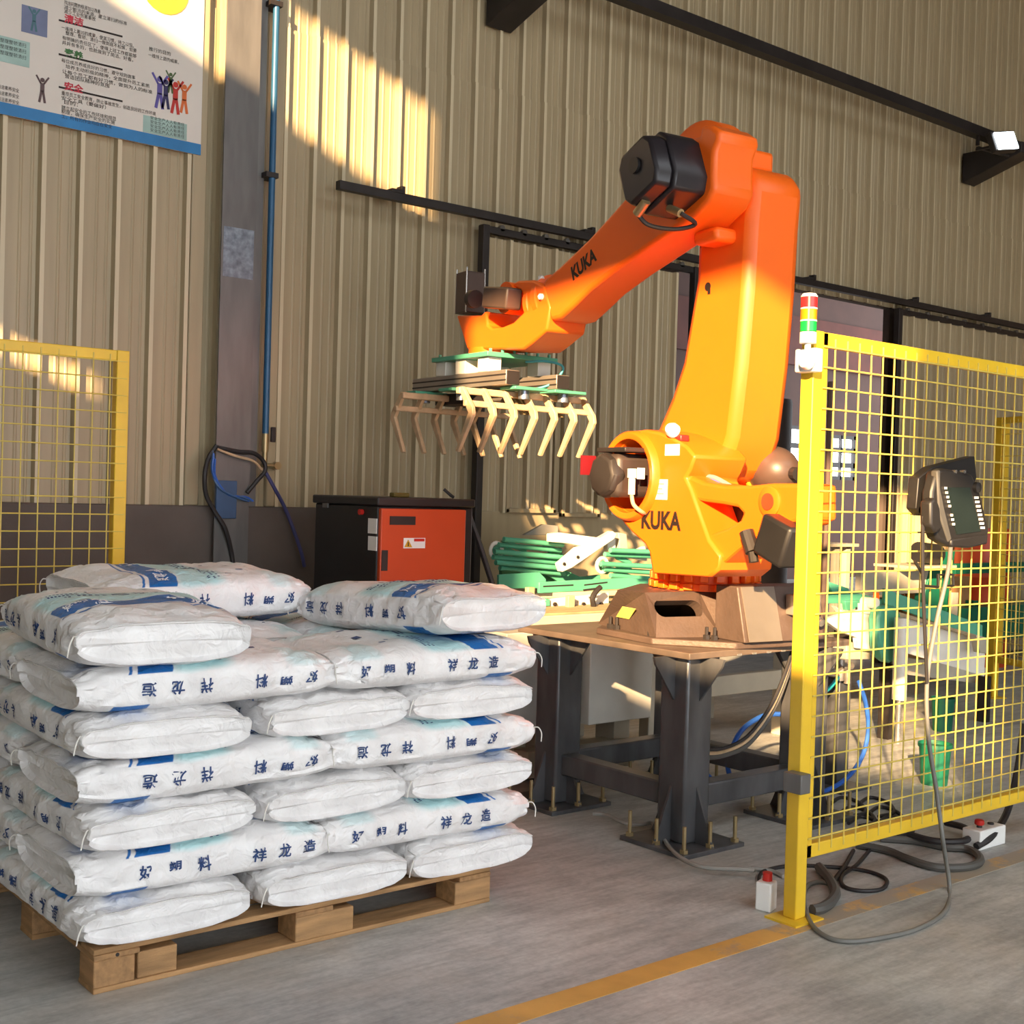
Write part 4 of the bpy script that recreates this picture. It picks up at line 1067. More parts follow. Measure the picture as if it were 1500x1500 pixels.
q = atY(1434, 714, 2.62); MB().lathe([(.0, -.005), (.02, 0), (.022, .02)], q, (0, 1, 0), 16).build('jog_knob', M_black, pn, smooth=True)
for u in (1401, 1414):
    q = atY(u, 691, 2.63); MB().cyl(q, q + Vector((0, .02, 0)), .007, 10).build('switch', M_chrome, pn)
plate([(1373, 690), (1378, 688), (1378, 715), (1384, 745), (1395, 790), (1390, 795), (1376, 752)], 2.629, .03).build('edge_grip', M_rubber, pn, bevel=.006)
plate([(1364, 735), (1372, 728), (1378, 745), (1380, 775), (1372, 782), (1364, 770)], 2.612, .05).build('hand_strap', M_black, pn, bevel=.01)
plate([(1394, 790), (1448, 782), (1447, 797), (1420, 803), (1394, 801)], 2.625, .06).build('lower_rim', M_black, pn, bevel=.008)
# bent hook wire below the holder
mb = MB(); mb.tube([atY(u, v, 2.71) for u, v in ((1340, 822), (1352, 842), (1352, 858), (1374, 860), (1374, 842), (1384, 842), (1384, 858), (1396, 858), (1396, 842), (1386, 841))], .006, 8)
mb.build('cable_hook', M_black, None, 'bent black wire hook on the mesh below the teach pendant', 'hook', smooth=True)

# pendant cable: down the mesh, over the floor, coiled by the post
cp = [atY(1393, 796, 2.64), atY(1388, 840, 2.66), atY(1370, 920, 2.68), atY(1358, 1000, 2.69), atY(1360, 1080, 2.68), atY(1372, 1160, 2.66), atY(1381, 1230, 2.62)]
g = [(1391, 1300), (1384, 1335), (1345, 1360), (1300, 1372), (1250, 1379), (1215, 1374), (1190, 1355), (1178, 1325), (1181, 1300), (1195, 1292), (1212, 1294), (1222, 1304)]
cp += [atZ(u, v, .0085) for u, v in g]
M_rubberpend = mat('mid_grey_cable', srgb(118, 117, 112), .5)
MB().tube(smoothpath(cp, 8), .0085, 10).build('pendant_cable', M_rubberpend, None, 'light grey cable hanging from the teach pendant and looping on the floor', 'cable', smooth=True)
MB().tube(smoothpath([atY(1352, 756, 2.65), atY(1352, 850, 2.66), atY(1358, 1000, 2.675)], 6), .007, 8).build('hanging_cable', M_rubberdk, None, 'thin black cable hanging from the pendant holder', 'cable', smooth=True)
def floor_cable(px, r, M_, label, z=None, name='floor_cable'):
    return MB().tube(smoothpath([atZ(u, v, r if z is None else z) for u, v in px], 7), r, 8).build(name, M_, None, label, 'cable', 'cables lying on the floor by the fence', smooth=True)
floor_cable([(1200, 1270), (1216, 1290), (1224, 1306), (1218, 1320), (1204, 1330), (1190, 1333)], .02, M_rubber, 'thick grey cable bundle curling behind the fence post foot')
floor_cable([(1255, 1237), (1300, 1246), (1330, 1258), (1370, 1270), (1415, 1270), (1436, 1262), (1430, 1250), (1414, 1243), (1385, 1241), (1340, 1232), (1290, 1228)], .017, M_rubber, 'thick grey cable coil under the fence rail')
floor_cable([(1330, 1222), (1370, 1232), (1410, 1232), (1424, 1222), (1412, 1212), (1385, 1205)], .015, M_rubberdk, 'upper dark cable loop under the fence rail', .04)
floor_cable([(1250, 1246), (1238, 1268), (1226, 1284), (1220, 1294)], .009, M_rubberdk, 'thin dark cable running down to the post foot', .012)
floor_cable([(1280, 1238), (1256, 1266), (1234, 1282), (1236, 1298), (1262, 1305), (1292, 1302), (1298, 1288), (1270, 1276), (1220, 1270), (1160, 1268), (1120, 1276), (1112, 1290), (1124, 1300)], .008, M_rubberdk, 'thin dark cable making a wide open loop on the floor')
floor_cable([(1100, 1272), (1130, 1276), (1148, 1284)], .009, M_rubberlt, 'light grey cable entering the small box by the post')
MB().tube(smoothpath([atY(1500, 1060, 2.95), atY(1490, 1130, 2.95), atY(1475, 1190, 2.93), atZ(1452, 1225, .05), atZ(1430, 1240, .02)], 8), .016, 8).build('thick_cable', M_rubberdk, None, 'thick black cable dropping behind the mesh to the floor coil', 'cable', smooth=True)
# grey cable across the pedestal foot
floor_cable([(868, 1192), (890, 1194), (915, 1206), (940, 1208), (955, 1206), (966, 1218), (980, 1240), (1000, 1258), (1030, 1270), (1080, 1273), (1105, 1275)], .009, M_rubberlt, 'light grey cable over the pedestal foot plate', .03)

# emergency stop boxes
def stop_box(u, v, w_, d_, h_, label, rz, back):
    p = atZ(u, v); t = thing('stop_button_box', label, 'stop button', p, rz)
    MB().span((0, 0, 0), (w_, d_, h_)).build('enclosure', M_paper, t, L=True, bevel=.006)
    MB().cyl((w_ * .3, d_ / 2, h_), (w_ * .3, d_ / 2, h_ + .014), .012, 12).build('button_stem', M_rubberdk, t, L=True, smooth=True)
    MB().lathe([(.018, h_ + .012), (.021, h_ + .018), (.02, h_ + .032), (.012, h_ + .036)], (w_ * .3, d_ / 2, 0), (0, 0, 1), 16).build('red_mushroom_button', M_red, t, L=True, smooth=True)
    MB().cyl((w_ * .75, d_ / 2, h_), (w_ * .75, d_ / 2, h_ + .008), .014, 12).build('key_switch', M_dark, t, L=True, smooth=True)
    return t
stop_box(1436, 1247, .21, .09, .085, 'white control box with red emergency button on the floor beside the cable coil', 0, 0)
p = atZ(1128, 1338); t = thing('stop_button_box', 'small white box with red button standing behind the yellow post foot', 'stop button', p, .3)
MB().span((0, 0, 0), (.065, .06, .105)).build('enclosure', M_paper, t, L=True, bevel=.006)
MB().cyl((.04, .03, .105), (.04, .03, .135), .018, 14).build('red_mushroom_button', M_red, t, L=True, smooth=True)

# ---------------------------------------------------------------- controller cabinet
CY = 5.30
ca0 = atY(552, 780, CY); ca1 = atY(692, 780, CY); ct = atY(552, 741, CY).z
dpt = .62
cab = thing('controller_cabinet', 'black robot controller cabinet with orange door behind the sacks', 'cabinet', ((ca0.x + ca1.x) / 2, CY + dpt / 2, 0))
MB().span((ca0.x, CY, .12), (ca1.x, CY + dpt, ct)).build('housing', M_black, cab, bevel=.01)
MB().span((ca0.x - .012, CY - .02, ct), (ca1.x - .0, CY + dpt + .012, ct + .045)).build('lid', M_black, cab, bevel=.008)
for (x, y) in ((ca0.x + .08, CY + .08), (ca1.x - .08, CY + .08), (ca0.x + .08, CY + dpt - .08), (ca1.x - .08, CY + dpt - .08)):
    MB().span((x - .05, y - .05, 0), (x + .05, y + .05, .12)).build('foot', M_dark, cab)
dx1 = atY(677, 800, CY).x
dr = MB().span((ca0.x + .006, CY - .028, .25), (dx1, CY, ct - .012)).build('door', M_cabor, cab, bevel=.006)
def doorplate(u0, v0, u1, v1, M_, nm, t=.004, par=None):
    a = atY(u0, v0, CY - .028); b = atY(u1, v1, CY - .028)
    return MB().span((a.x, CY - .028 - t, b.z), (b.x, CY - .026, a.z)).build(nm, M_, par or dr)
doorplate(571, 756, 608, 769, M_dark, 'display_slot'); doorplate(559, 806, 567, 836, M_dark, 'handle_recess')
sk = doorplate(591, 788, 622, 803, M_paper, 'warning_sticker')
doorplate(606, 789, 621, 793, M_red, 'sticker_header', .0055)
tri = [(592.5, 801.5), (604, 801.8), (598.2, 790.5)]
plate(tri, CY - .0340, .002).build('warning_triangle', mat('warning_yellow', srgb(210, 160, 30), .5), dr)
plate([(597.4, 800), (599.0, 800), (598.8, 794), (597.8, 794)], CY - .0355, .002).build('warning_mark', M_ink, dr)
for v0, v1 in ((759, 782), (785, 807)):
    y0 = CY + .06; a = atX(540, v0, ca0.x); b = atX(552, v1, ca0.x)
    MB().span((ca0.x - .003, b.y, b.z), (ca0.x + .001, a.y, a.z)).build('white_label', M_paper, cab)
a = atX(531, 750, ca0.x); MB().cyl((ca0.x - .02, a.y, a.z), (ca0.x, a.y, a.z), .015, 10).build('red_switch', M_red, cab, smooth=True)
a = atX(478, 738, ca0.x); MB().box((ca0.x - .004, a.y, a.z), (.01, .05, .04)).build('small_plate', M_steel, cab)
q = Vector((ca0.x + .30, CY + .25, ct + .045)); mb = MB(); mb.box(q + Vector((0, 0, .012)), (.10, .05, .024)); mb.build('tape_roll', mat('olive_tape', srgb(110, 96, 40), .6), None, 'small olive object lying on the controller cabinet lid', 'tape', bevel=.006)
q = Vector((ca1.x - .06, CY + .1, ct + .045)); MB().tube(smoothpath([q + Vector((0, 0, .008)), q + Vector((-.02, 0, .02)), q + Vector((-.05, .02, .05))], 5), .009, 8).build('lid_handle', M_black, cab, smooth=True)
# loom pole beside the cabinet
mb = MB(); mb.tube(smoothpath([atY(686, 752, 5.5), atY(700, 790, 5.45), atY(713, 830, 5.4), atY(724, 868, 5.35), atY(724, 900, 5.35)], 6), .016, 8)
mb.build('corrugated_conduit', M_dark, None, 'dark cable conduit running down from the cabinet corner', 'conduit', smooth=True)

# ---------------------------------------------------------------- safety poster
PY = WY - .045
def pz_(u, v): return atY(u, v, PY)
pr_ = pz_(293, 228); po = thing('safety_poster', 'white workshop rules poster with blue lower border on the ribbed wall', 'poster', (pr_.x - 1, PY, pr_.z))
ztop = pr_.z + 1.55
MB().span((pr_.x - 2.4, PY - .008, pr_.z), (pr_.x, PY + .004, ztop)).build('board', mat('poster_paper', srgb(214, 208, 198), .5, 0, .04, 2), po)
zb1 = pz_(293, 212).z
MB().span((pr_.x - 2.4, PY - .0095, pr_.z), (pr_.x, PY - .008, zb1)).build('blue_border', mat('poster_blue', srgb(38, 120, 178), .5), po)
PYf = PY - .0095
def ptext(txt, u, v, h, M_, u_end=None, nm='poster_text', bold=.0):
    a = atY(u, v, PYf); wd = None
    if u_end: wd = atY(u_end, v + (u_end - u) * .23, PYf).x - a.x
    vs, fs, w0, h0 = text2d(txt, bold); sx = (wd / w0) if wd else h / h0
    wdt = sx * w0; mb = MB(); letter(mb, txt, (a.x + wdt / 2, PYf - .0015, a.z), (1, 0, 0), (0, 0, 1), h, wdt, bold); mb.build(nm, M_, po, kind='stuff')
M_pred = mat('poster_red', srgb(200, 50, 70), .6); M_pgreen = mat('poster_green', srgb(60, 110, 60), .6); M_pteal = mat('poster_pale_teal', srgb(160, 190, 182), .6)
H_ = .05
for txt, u, v, M_ in (('清洁', 94, 26, M_pred), ('素养', 94, 76, M_pgreen), ('安全', 94, 125, M_pred)): ptext(txt, u, v, .046, M_, 122, 'poster_heading', .03)
for v0 in (29, 79, 127):
    a = atY(86, v0, PYf); b = atY(180, v0, PYf); MB().span((a.x, PYf - .001, a.z - .006), (b.x, PYf, a.z + .004)).build('heading_rule', M_ink, po)
rows = [(94, 3, 147, '找出问题的根源加以改善'), (94, 10, 186, '减少脏污的来源，建立清扫的标准'), (94, 16, 140, '减少工业伤害事故'),
        (90, 40, 196, '一维持上面3S的成果，使其习惯，持之以恒。'), (96, 48, 200, '整理、整顿、清扫一做到底不松懈，但要'), (91, 55, 200, '有明确的责任区了，使得上班工作都能够'), (91, 62, 195, '井井有条的，也就做到了简洁、好看。'),
        (90, 88, 198, '每位成员养成良好的习惯，遵守规则做事'), (96, 97, 219, '培养主动积极的精神，全面提升员工素质'), (91, 104, 223, '让每个员工都有好习惯，做到为人的标准'), (95, 111, 160, '营造团队精神的氛围'),
        (90, 136, 228, '重视员工安全教育，防止事故发生，创造良好的工作环境'), (90, 143, 155, '安全工具（要做好）'), (94, 149, 114, '目的：'), (90, 157, 170, '建立起安全的工作环境和规范'), (90, 163, 168, '制度，确保生产安全的实施'), (90, 170, 164, '工，所有的作业均应在安全'),
        (218, 71, 250, '推行的目的'), (217, 80, 262, '一维持上面的成果。')]
for u, v, ue, s in rows: ptext(s, u, v, .023, M_ink, ue)
def pquad(u0, v0, u1, v1, M_, nm, t=.0004):
    a = atY(u0, v0, PYf); b = atY(u1, v0 + (u1 - u0) * .21, PYf); c = atY(u0, v1, PYf)
    MB().span((a.x, PYf - t, c.z), (b.x, PYf + .001, a.z)).build(nm, M_, po)
pquad(210, 168, 274, 193, M_pteal, 'tinted_box'); pquad(-6, 50, 44, 88, M_pteal, 'tinted_box'); pquad(32, 6, 70, 46, mat('picture_blue_grey', srgb(110, 120, 150), .6), 'picture')
for k in range(4): ptext('安全生产人人有责任', 220, 172 + 6 * k, .02, M_ink, 270)
for k in range(3): ptext('整理整顿清扫', 0, 58 + 9 * k, .022, M_ink, 38)
for k in range(3): ptext('清洁素养安全', -4, 126 + 9 * k, .022, M_ink, 28)
def figure(u, v, rgb, s=1.0, lean=0):
    M_ = mat('figure_print', srgb(*rgb), .6); mb = MB(); c = atY(u, v, PYf); k = .0046 * s
    def seg(x0, z0, x1, z1, w): mb.bar(c + Vector((x0 * k, -.0006, z0 * k)), c + Vector((x1 * k, -.0006, z1 * k)), w * k, .0008, (0, 1, 0))
    seg(0, 6, 0, -6, 6); seg(-1, -5, -4, -22, 3.5); seg(1, -5, 4, -22, 3.5); seg(-2, 5, -9, 16, 2.5); seg(2, 5, 9, 16, 2.5)
    mb.cyl(c + Vector((0, -.001, 10.5 * k)), c + Vector((0, .0, 10.5 * k)), 3.2 * k, 10); mb.build('printed_figure', M_, po, kind='stuff')
for a in ((234, 130, (90, 80, 150), 1.1), (243, 133, (50, 46, 90), 1), (257, 138, (190, 50, 40), 1.1), (270, 140, (216, 110, 50), 1), (250, 118, (80, 100, 60), .7)): figure(*a)
figure(62, 128, (90, 70, 70), .8); figure(50, 26, (70, 110, 120), .7)
c = atY(242, -8, PYf); MB().cyl(c + Vector((0, -.002, .03)), c + Vector((0, 0, .03)), .14, 24).build('orange_emblem', mat('emblem_orange', srgb(236, 150, 50), .6), po)

# ---------------------------------------------------------------- blue conduit, valve and coiled hoses
hy = WY - .10
a = atY(408, 0, hy); b = atY(388, 640, hy); cx = atY(397, 320, hy).x
cn = thing('blue_conduit', 'blue air pipe running down the wall beside the steel column', 'pipe', (cx, hy, b.z))
MB().cyl((cx, hy, b.z), (cx, hy, ZR), .020, 14).build('pipe', M_bluepipe, cn, smooth=True)
for v in (4, 257): z = atY(397, v, hy).z; MB().span((cx - .05, hy - .025, z - .015), (cx + .03, WY, z + .015)).build('pipe_clip', M_dark, cn)
mb = MB(); mb.cyl((cx, hy, b.z + .02), (cx, hy, b.z - .09), .022, 12); mb.cyl((cx, hy, b.z - .09), (cx, hy, b.z - .16), .016, 12); vl = mb.build('ball_valve', M_brass, cn, smooth=True)
MB().span((cx + .02, hy - .04, b.z - .03), (cx + .05, hy - .02, b.z + .06)).build('valve_lever', M_dark, vl, bevel=.005)
mb = MB(); mb.cyl((cx - .02, hy, b.z - .17), (cx + .09, hy, b.z - .17), .014, 10); mb.cyl((cx + .08, hy - .02, b.z - .17), (cx + .08, hy + .02, b.z - .17), .024, 10); mb.build('branch_valve', M_brass, cn, smooth=True)
def hose(px, r, M_, label, Y=None):
    Y = Y or WY - .17
    return MB().tube(smoothpath([atY(u, v, Y + random.uniform(-.012, .012)) for u, v in px], 7), r, 8).build('coiled_hose', M_, None, label, 'hose', 'hoses hung on the steel column', smooth=True)
hose([(318, 652), (306, 670), (300, 695), (302, 725), (315, 750), (330, 775), (340, 815), (341, 850)], .014, M_rubberdk, 'dark hose hanging from the column hook down behind the sacks')
hose([(316, 655), (330, 658), (350, 662), (372, 664), (386, 676), (388, 690), (376, 705), (362, 722)], .013, M_rubberdk, 'dark hose looped between the column hook and the valve')
hose([(318, 658), (345, 668), (370, 675), (384, 688)], .008, M_tine, 'thin tan cable tied over the column hook')
for k in range(4):
    hose([(312 + k, 660 + k * 4), (310 + 2 * k, 690 + 3 * k), (322 + 4 * k, 715 + 3 * k), (345 + 5 * k, 728), (362 + 3 * k, 734)], .006, M_bluehose if k % 2 else mat('slate_blue_hose', srgb(70, 100, 140), .4), 'thin blue hose strand bunched at the column foot')
hose([(388, 690), (402, 715), (420, 750), (440, 805), (446, 830)], .012, mat('indigo_hose', srgb(70, 72, 120), .4), 'indigo hose slanting from the valve towards the cabinet', WY - .14)
xa = atY(322, 400, yc).x
mb = MB(); mb.span((xa + .0, yc - .03, 1.30), (xa + .13, yc - .010, 1.52)); mb.build('blue_bag', mat('blue_plastic', srgb(56, 84, 120), .5), None, 'blue plastic strip folded at the foot of the steel column', 'strip', bevel=.004)

# ---------------------------------------------------------------- floodlight on the far corbel
q = atY(1470, 207, BY - .3)
fl = thing('flood_light', 'bright LED flood light on the end of the runway beam corbel', 'flood light', q)
R = Matrix.Rotation(math.radians(-20), 3, 'X') @ Matrix.Rotation(math.radians(-25), 3, 'Z')
MB().box(q + Vector((.02, .03, 0)), (.24, .07, .20), R).build('housing', M_dark, fl, bevel=.01)
MB().box(q - R @ Vector((-.02, .012, 0)), (.21, .012, .17), R).build('lens', emit('led_panel', (.85, .95, 1.0), 14), fl)
mb = MB(); mb.bar(q + Vector((.02, .04, -.02)), (q.x + .02, BY - .02, q.z - .02), .03, .02); mb.bar((q.x + .02, BY - .03, q.z + .02), (q.x + .02, BY - .03, BZ + .01), .03, .02); mb.bar((q.x + .02, BY - .03, q.z), (CORBEL_X + .1, BY - .1, BZ - .12), .03, .02); mb.build('stirrup', M_dark, fl)
pl = bpy.data.lights.new('flood_light_lamp', 'SPOT'); pl.energy = 25; pl.spot_size = math.radians(120); pl.color = (.9, .96, 1); pl.shadow_soft_size = .1
lo = bpy.data.objects.new('flood_light_lamp', pl); col.objects.link(lo); lo.parent = fl; lo.location = (-.0, -.08, -.02); lo.rotation_euler = (math.radians(-55), 0, math.radians(20))
lo['kind'] = 'helper'
# ---------------------------------------------------------------- bag conveyor behind the pedestal
cv = thing('bag_conveyor', 'long cream and tan bag conveyor behind the robot pedestal', 'conveyor', (5.6, 5.4, 0))
CVY0, CVY1, CVZ = 5.00, 5.75, .86
cvx0 = atY(770, 900, CVY0).x; cvx1 = 6.55
ns = 13
for i in range(ns):
    y = CVY0 + .03 + i * (CVY1 - CVY0 - .06) / (ns - 1)
    MB().span((cvx0, y - .024, CVZ - .02), (cvx1, y + .024, CVZ)).build('slat', M_tan, cv, bevel=.003)
MB().span((cvx0, CVY0 - .03, CVZ - .16), (cvx1, CVY0, CVZ - .01)).build('side_rail', M_cream, cv, bevel=.004)
MB().span((cvx0, CVY1, CVZ - .16), (cvx1, CVY1 + .03, CVZ + .03)).build('side_rail', M_cream, cv, bevel=.004)
for z0, z1 in ((.60, .72), (.30, .42)):
    MB().span((cvx0 + .1, CVY0 + .02, z0), (cvx1, CVY0 + .08, z1)).build('long_beam', M_cream, cv, bevel=.005)
for x in (cvx0 + .15, 5.2, 6.4):
    for y in (CVY0 + .05, CVY1 - .05):
        MB().span((x - .05, y - .04, 0), (x + .05, y + .04, CVZ - .1)).build('leg', M_cream, cv, bevel=.005)
# white drive box under the conveyor
a = atY(862, 950, CVY0 - .12); b = atY(950, 1050, CVY0 - .12)
wbx = thing('drive_box', 'white sheet metal drive box under the bag conveyor', 'drive box', ((a.x + b.x) / 2, CVY0, 0))
MB().span((a.x, CVY0 - .14, b.z), (b.x, CVY0 + .25, a.z + .04)).build('housing', M_white, wbx, bevel=.006)
a2 = atY(905, 1010, CVY0 - .12); MB().span((a2.x, CVY0 - .10, 0), (a2.x + .12, CVY0 + .05, b.z + .02)).build('support_foot', M_cream, wbx, bevel=.004)
b2 = atY(880, 1075, CVY0 - .12); MB().span((a.x - .4, CVY0 - .12, .02), (b.x - .1, CVY0 + .0, .16)).build('floor_beam', M_cream, wbx, bevel=.004)
MB().span((a.x - .55, CVY0 - .1, .25), (a.x - .03, CVY0 + .1, .78)).build('side_panel', mat('grey_panel', srgb(176, 176, 172), .5), wbx, bevel=.004)

# green guide bars and white brackets along the conveyor
gb = thing('guide_rail', 'mint green slotted guide rails with white brackets on the conveyor', 'guide rail', (5.2, 5.6, CVZ))
YG = 5.45
plate([(790, 853), (925, 846), (960, 852), (960, 864), (925, 862), (790, 869)], YG, .02).build('slotted_bar', M_green, gb, bevel=.003)
plate([(796, 858), (840, 856), (840, 858), (796, 860)], YG - .002, .004).build('slot', M_dark, gb)
plate([(856, 856), (890, 852), (890, 854), (856, 858)], YG - .002, .004).build('slot', M_dark, gb)
plate([(731, 842), (790, 838), (800, 848), (800, 862), (731, 862)], YG + .18, .02).build('green_panel', M_green, gb, bevel=.003)
plate([(752, 878), (792, 874), (806, 878), (806, 888), (752, 890)], YG - .16, .03).build('green_bar_end', M_green, gb, bevel=.003)
plate([(800, 878), (892, 868), (892, 884), (800, 890)], YG - .14, .02).build('white_strip', M_white, gb, bevel=.003)
for u in (812, 854, 880):
    q = atY(u, 885, YG - .145); MB().cyl(q, q + Vector((0, -.012, 0)), .012, 8).build('strip_bolt', M_dark, gb)
for u, v in ((776, 870), (835, 882)):
    q = atY(u, v, YG - .2); MB().box(q, (.05, .03, .075)).build('clamp_block', M_tine, gb, bevel=.004)
q = atY(870, 873, YG - .25); mb = MB(); mb.tube(smoothpath([q + Vector((0, 0, -.06)), q + Vector((-.01, 0, -.01)), q + Vector((.02, 0, .03)), q + Vector((.05, 0, .05))], 5), .016, 8); mb.bar(q + Vector((-.08, 0, .035)), q + Vector((.06, 0, .045)), .01, .01); mb.build('locking_handle', M_dark, gb, smooth=True)

# two stacks of mint green roller tubes with curved side plates
def tube_unit(name, label, u0, u1, rows, Y, end_u):
    t = thing(name, label, 'roller frame', tuple(atY((u0 + u1) / 2, rows[-1][1], Y)), group='mint green tube frames on the conveyor')
    for i, (du, v, sl) in enumerate(rows):
        a = atY(u0 + du, v, Y + .04 * (i % 2)); b = atY(u1 + du * .4, v + sl, Y + .04 * (i % 2))
        MB().cyl(a, b, .016, 12).build('tube', M_green, t, smooth=True)
    return t
rowsA = [(16, 790, 8), (8, 798, 8), (2, 808, 8), (0, 816, 8), (4, 824, 8), (10, 832, 8)]
tA = tube_unit('tube_frame', 'mint green stack of guide tubes beside the controller cabinet', 722, 818, rowsA, 5.79, 0)
rowsB = [(14, 806, 3), (6, 812, 3), (0, 826, 4), (4, 834, 5), (14, 843, 6), (22, 850, 6)]
tB = tube_unit('tube_frame', 'mint green stack of guide tubes against the orange robot column', 880, 960, rowsB, 5.55, 0)
def curved(px, Y, t, par, nm='curved_plate', M_=None): plate(px, Y, t).build(nm, M_ or M_green, par, bevel=.004)
for k in range(4):
    curved([(793, 800 + 12 * k), (806, 797 + 12 * k), (822, 806 + 12 * k), (830, 822 + 10 * k), (822, 826 + 10 * k), (812, 812 + 12 * k), (800, 806 + 12 * k)], 5.86, .02, tA)
for k in range(4):
    curved([(735, 792 + 11 * k), (748, 792 + 11 * k), (772, 804 + 11 * k), (772, 810 + 11 * k), (745, 801 + 11 * k)], 5.88, .02, tA)
    curved([(898, 812 + 12 * k), (908, 812 + 12 * k), (926, 822 + 10 * k), (926, 828 + 10 * k), (905, 820 + 12 * k)], 5.62, .02, tB)
for par, u, v, Y in ((tA, 727, 806, 5.85), (tB, 882, 828, 5.6)):
    q = atY(u, v, Y); MB().tube([q + Vector((math.cos(a_) * .045, 0, math.sin(a_) * .045)) for a_ in [2 * math.pi * k / 16 for k in range(16)]], .012, 8, True).build('ring_end', M_white, par, smooth=True)
curved([(722, 804), (735, 796), (742, 810), (735, 822)], 5.9, .05, tA, 'end_plate'); curved([(880, 828), (892, 820), (900, 832), (890, 842)], 5.65, .05, tB, 'end_plate')
mb = MB(); plate([(735, 828), (822, 832), (850, 845), (880, 842), (880, 852), (735, 856)], 5.95, .03).build('lower_plate', M_green, tA, bevel=.003)
# white V-shaped swing arm
va_ = thing('swing_arm', 'white V-shaped swing arm plate above the green conveyor tubes', 'bracket', tuple(atY(830, 840, 5.78)))
plate([(808, 782), (820, 780), (880, 788), (898, 778), (904, 782), (900, 790), (838, 832), (824, 838), (820, 826), (850, 800), (832, 796), (808, 794)], 5.69, .05).build('arm_plate', M_white, va_, bevel=.005)
plate([(768, 784), (796, 768), (818, 770), (818, 784)], 5.98, .03).build('rear_plate', mat('grey_plate', srgb(150, 146, 138), .5), va_, bevel=.004)
plate([(890, 790), (902, 786), (902, 806), (890, 806)], 5.76, .04).build('upright', M_white, va_, bevel=.004); plate([(906, 780), (918, 782), (920, 804), (908, 804)], 5.76, .04).build('upright', M_cream, va_, bevel=.004)
for u, v in ((846, 816), (826, 826)):
    q = atY(u, v, 5.688); MB().cyl(q, q + Vector((0, -.008, 0)), .01, 10).build('pivot_bolt', M_dark, va_)
plate([(920, 812), (945, 800), (948, 812), (948, 822), (925, 818)], 5.62, .03).build('white_plate', M_white, va_, bevel=.003)

# ---------------------------------------------------------------- machine group right of the pedestal
YR = 4.70
rg = thing('inclined_conveyor', 'white and mint green inclined bag conveyor behind the mesh fence', 'conveyor', (6.6, YR, 0))
plate([(1200, 868), (1266, 865), (1266, 869), (1200, 873)], YR + .35, .03).build('slotted_bar', M_green, rg, bevel=.003)
plate([(1212, 872), (1262, 870), (1300, 880), (1300, 892), (1262, 884), (1212, 884)], YR + .3, .03).build('slotted_bar', M_green, rg, bevel=.003)
plate([(1214, 852), (1244, 862), (1244, 868), (1220, 870)], YR + .32, .03).build('green_corner', M_green, rg, bevel=.003)
plate([(1238, 880), (1290, 880), (1290, 892), (1240, 894)], YR + .1, .03).build('green_bracket', M_green, rg, bevel=.003)
plate([(1224, 888), (1240, 898), (1276, 888), (1276, 952), (1258, 950), (1256, 934), (1232, 925), (1208, 908), (1234, 900)], YR - .06, .04).build('guard_plate', M_white, rg, bevel=.004)
plate([(1262, 884), (1276, 886), (1276, 900), (1262, 898)], YR - .07, .03).build('guard_tab', M_white, rg, bevel=.003)
plate([(1240, 940), (1275, 944), (1275, 966), (1240, 966)], YR + .0, .2).build('side_box', M_cream, rg, bevel=.004)
plate([(1292, 890), (1300, 886), (1312, 888), (1320, 900), (1320, 950), (1314, 966), (1304, 972), (1294, 964), (1288, 945), (1287, 905)], YR - .16, .08).build('belt_guard', M_green, rg, bevel=.015)
q = atY(1284, 884, YR - .12); MB().cyl(q, q + Vector((0, .1, 0)), .035, 16).build('white_bearing', M_white, rg, smooth=True)
a = atY(1321, 905, YR - .24); b = atY(1321, 1024, YR - .24)
MB().cyl((a.x, YR - .24, b.z), (a.x, YR - .24, a.z), .045, 20).build('support_tube', M_white, rg, smooth=True)
MB().cyl((a.x, YR - .24, 0), (a.x, YR - .24, b.z), .018, 12).build('leveling_screw', M_chrome, rg, smooth=True)
# sloping side beams
def beam(px0, px1, Ya, Yb, dz0, th, nm, M_, par):
    a = atY(*px0, Ya); b = atY(*px1, Yb); d = (b - a); n = Vector((d.y, -d.x, 0)).normalized() * th
    mb = MB(); up = Vector((0, 0, dz0)); vs = [a, b, b - up, a - up]; vs = vs + [p - n for p in vs]
    mb.add(vs, [(0, 1, 2, 3), (7, 6, 5, 4), (0, 4, 5, 1), (1, 5, 6, 2), (2, 6, 7, 3), (3, 7, 4, 0)]); return mb.build(nm, M_, par, bevel=.004)
beam((1318, 900), (1444, 938), YR, YR - .35, .24, .04, 'side_beam', M_white, rg)
beam((1296, 862), (1440, 916), YR + .1, YR - .2, .10, .03, 'slotted_bar', M_green, rg)
beam((1312, 895), (1444, 934), YR - .02, YR - .37, .025, .05, 'edge_strip', M_tan, rg)
beam((1318, 962), (1444, 978), YR + .3, YR - .05, .12, .05, 'lower_beam', M_cream, rg)
plate([(1430, 930), (1446, 934), (1446, 958), (1436, 956)], YR - .42, .05).build('end_bearing', M_cream, rg, bevel=.004)
for (u, v) in ((1441, 990), (1300, 980)):
    a = atY(u, v, YR - .1); MB().span((a.x - .03, YR - .14, 0), (a.x + .03, YR - .06, a.z)).build('leg', M_dark, rg)
MB().span((atY(1325, 960, YR + .3).x, YR + .35, .45), (atY(1440, 960, YR + .3).x, YR + .9, .62)).build('under_tray', M_dark, rg)
for k in range(5):
    q = atY(1246 + 8 * k, 893 - (k % 2) * 2, YR - .062); MB().cyl(q, q + Vector((0, -.006, 0)), .007, 8).build('guard_bolt', M_dark, rg)
plate([(1283, 868), (1288, 868), (1288, 884), (1283, 884)], YR - .1, .02).build('orange_sensor', M_orange, rg)

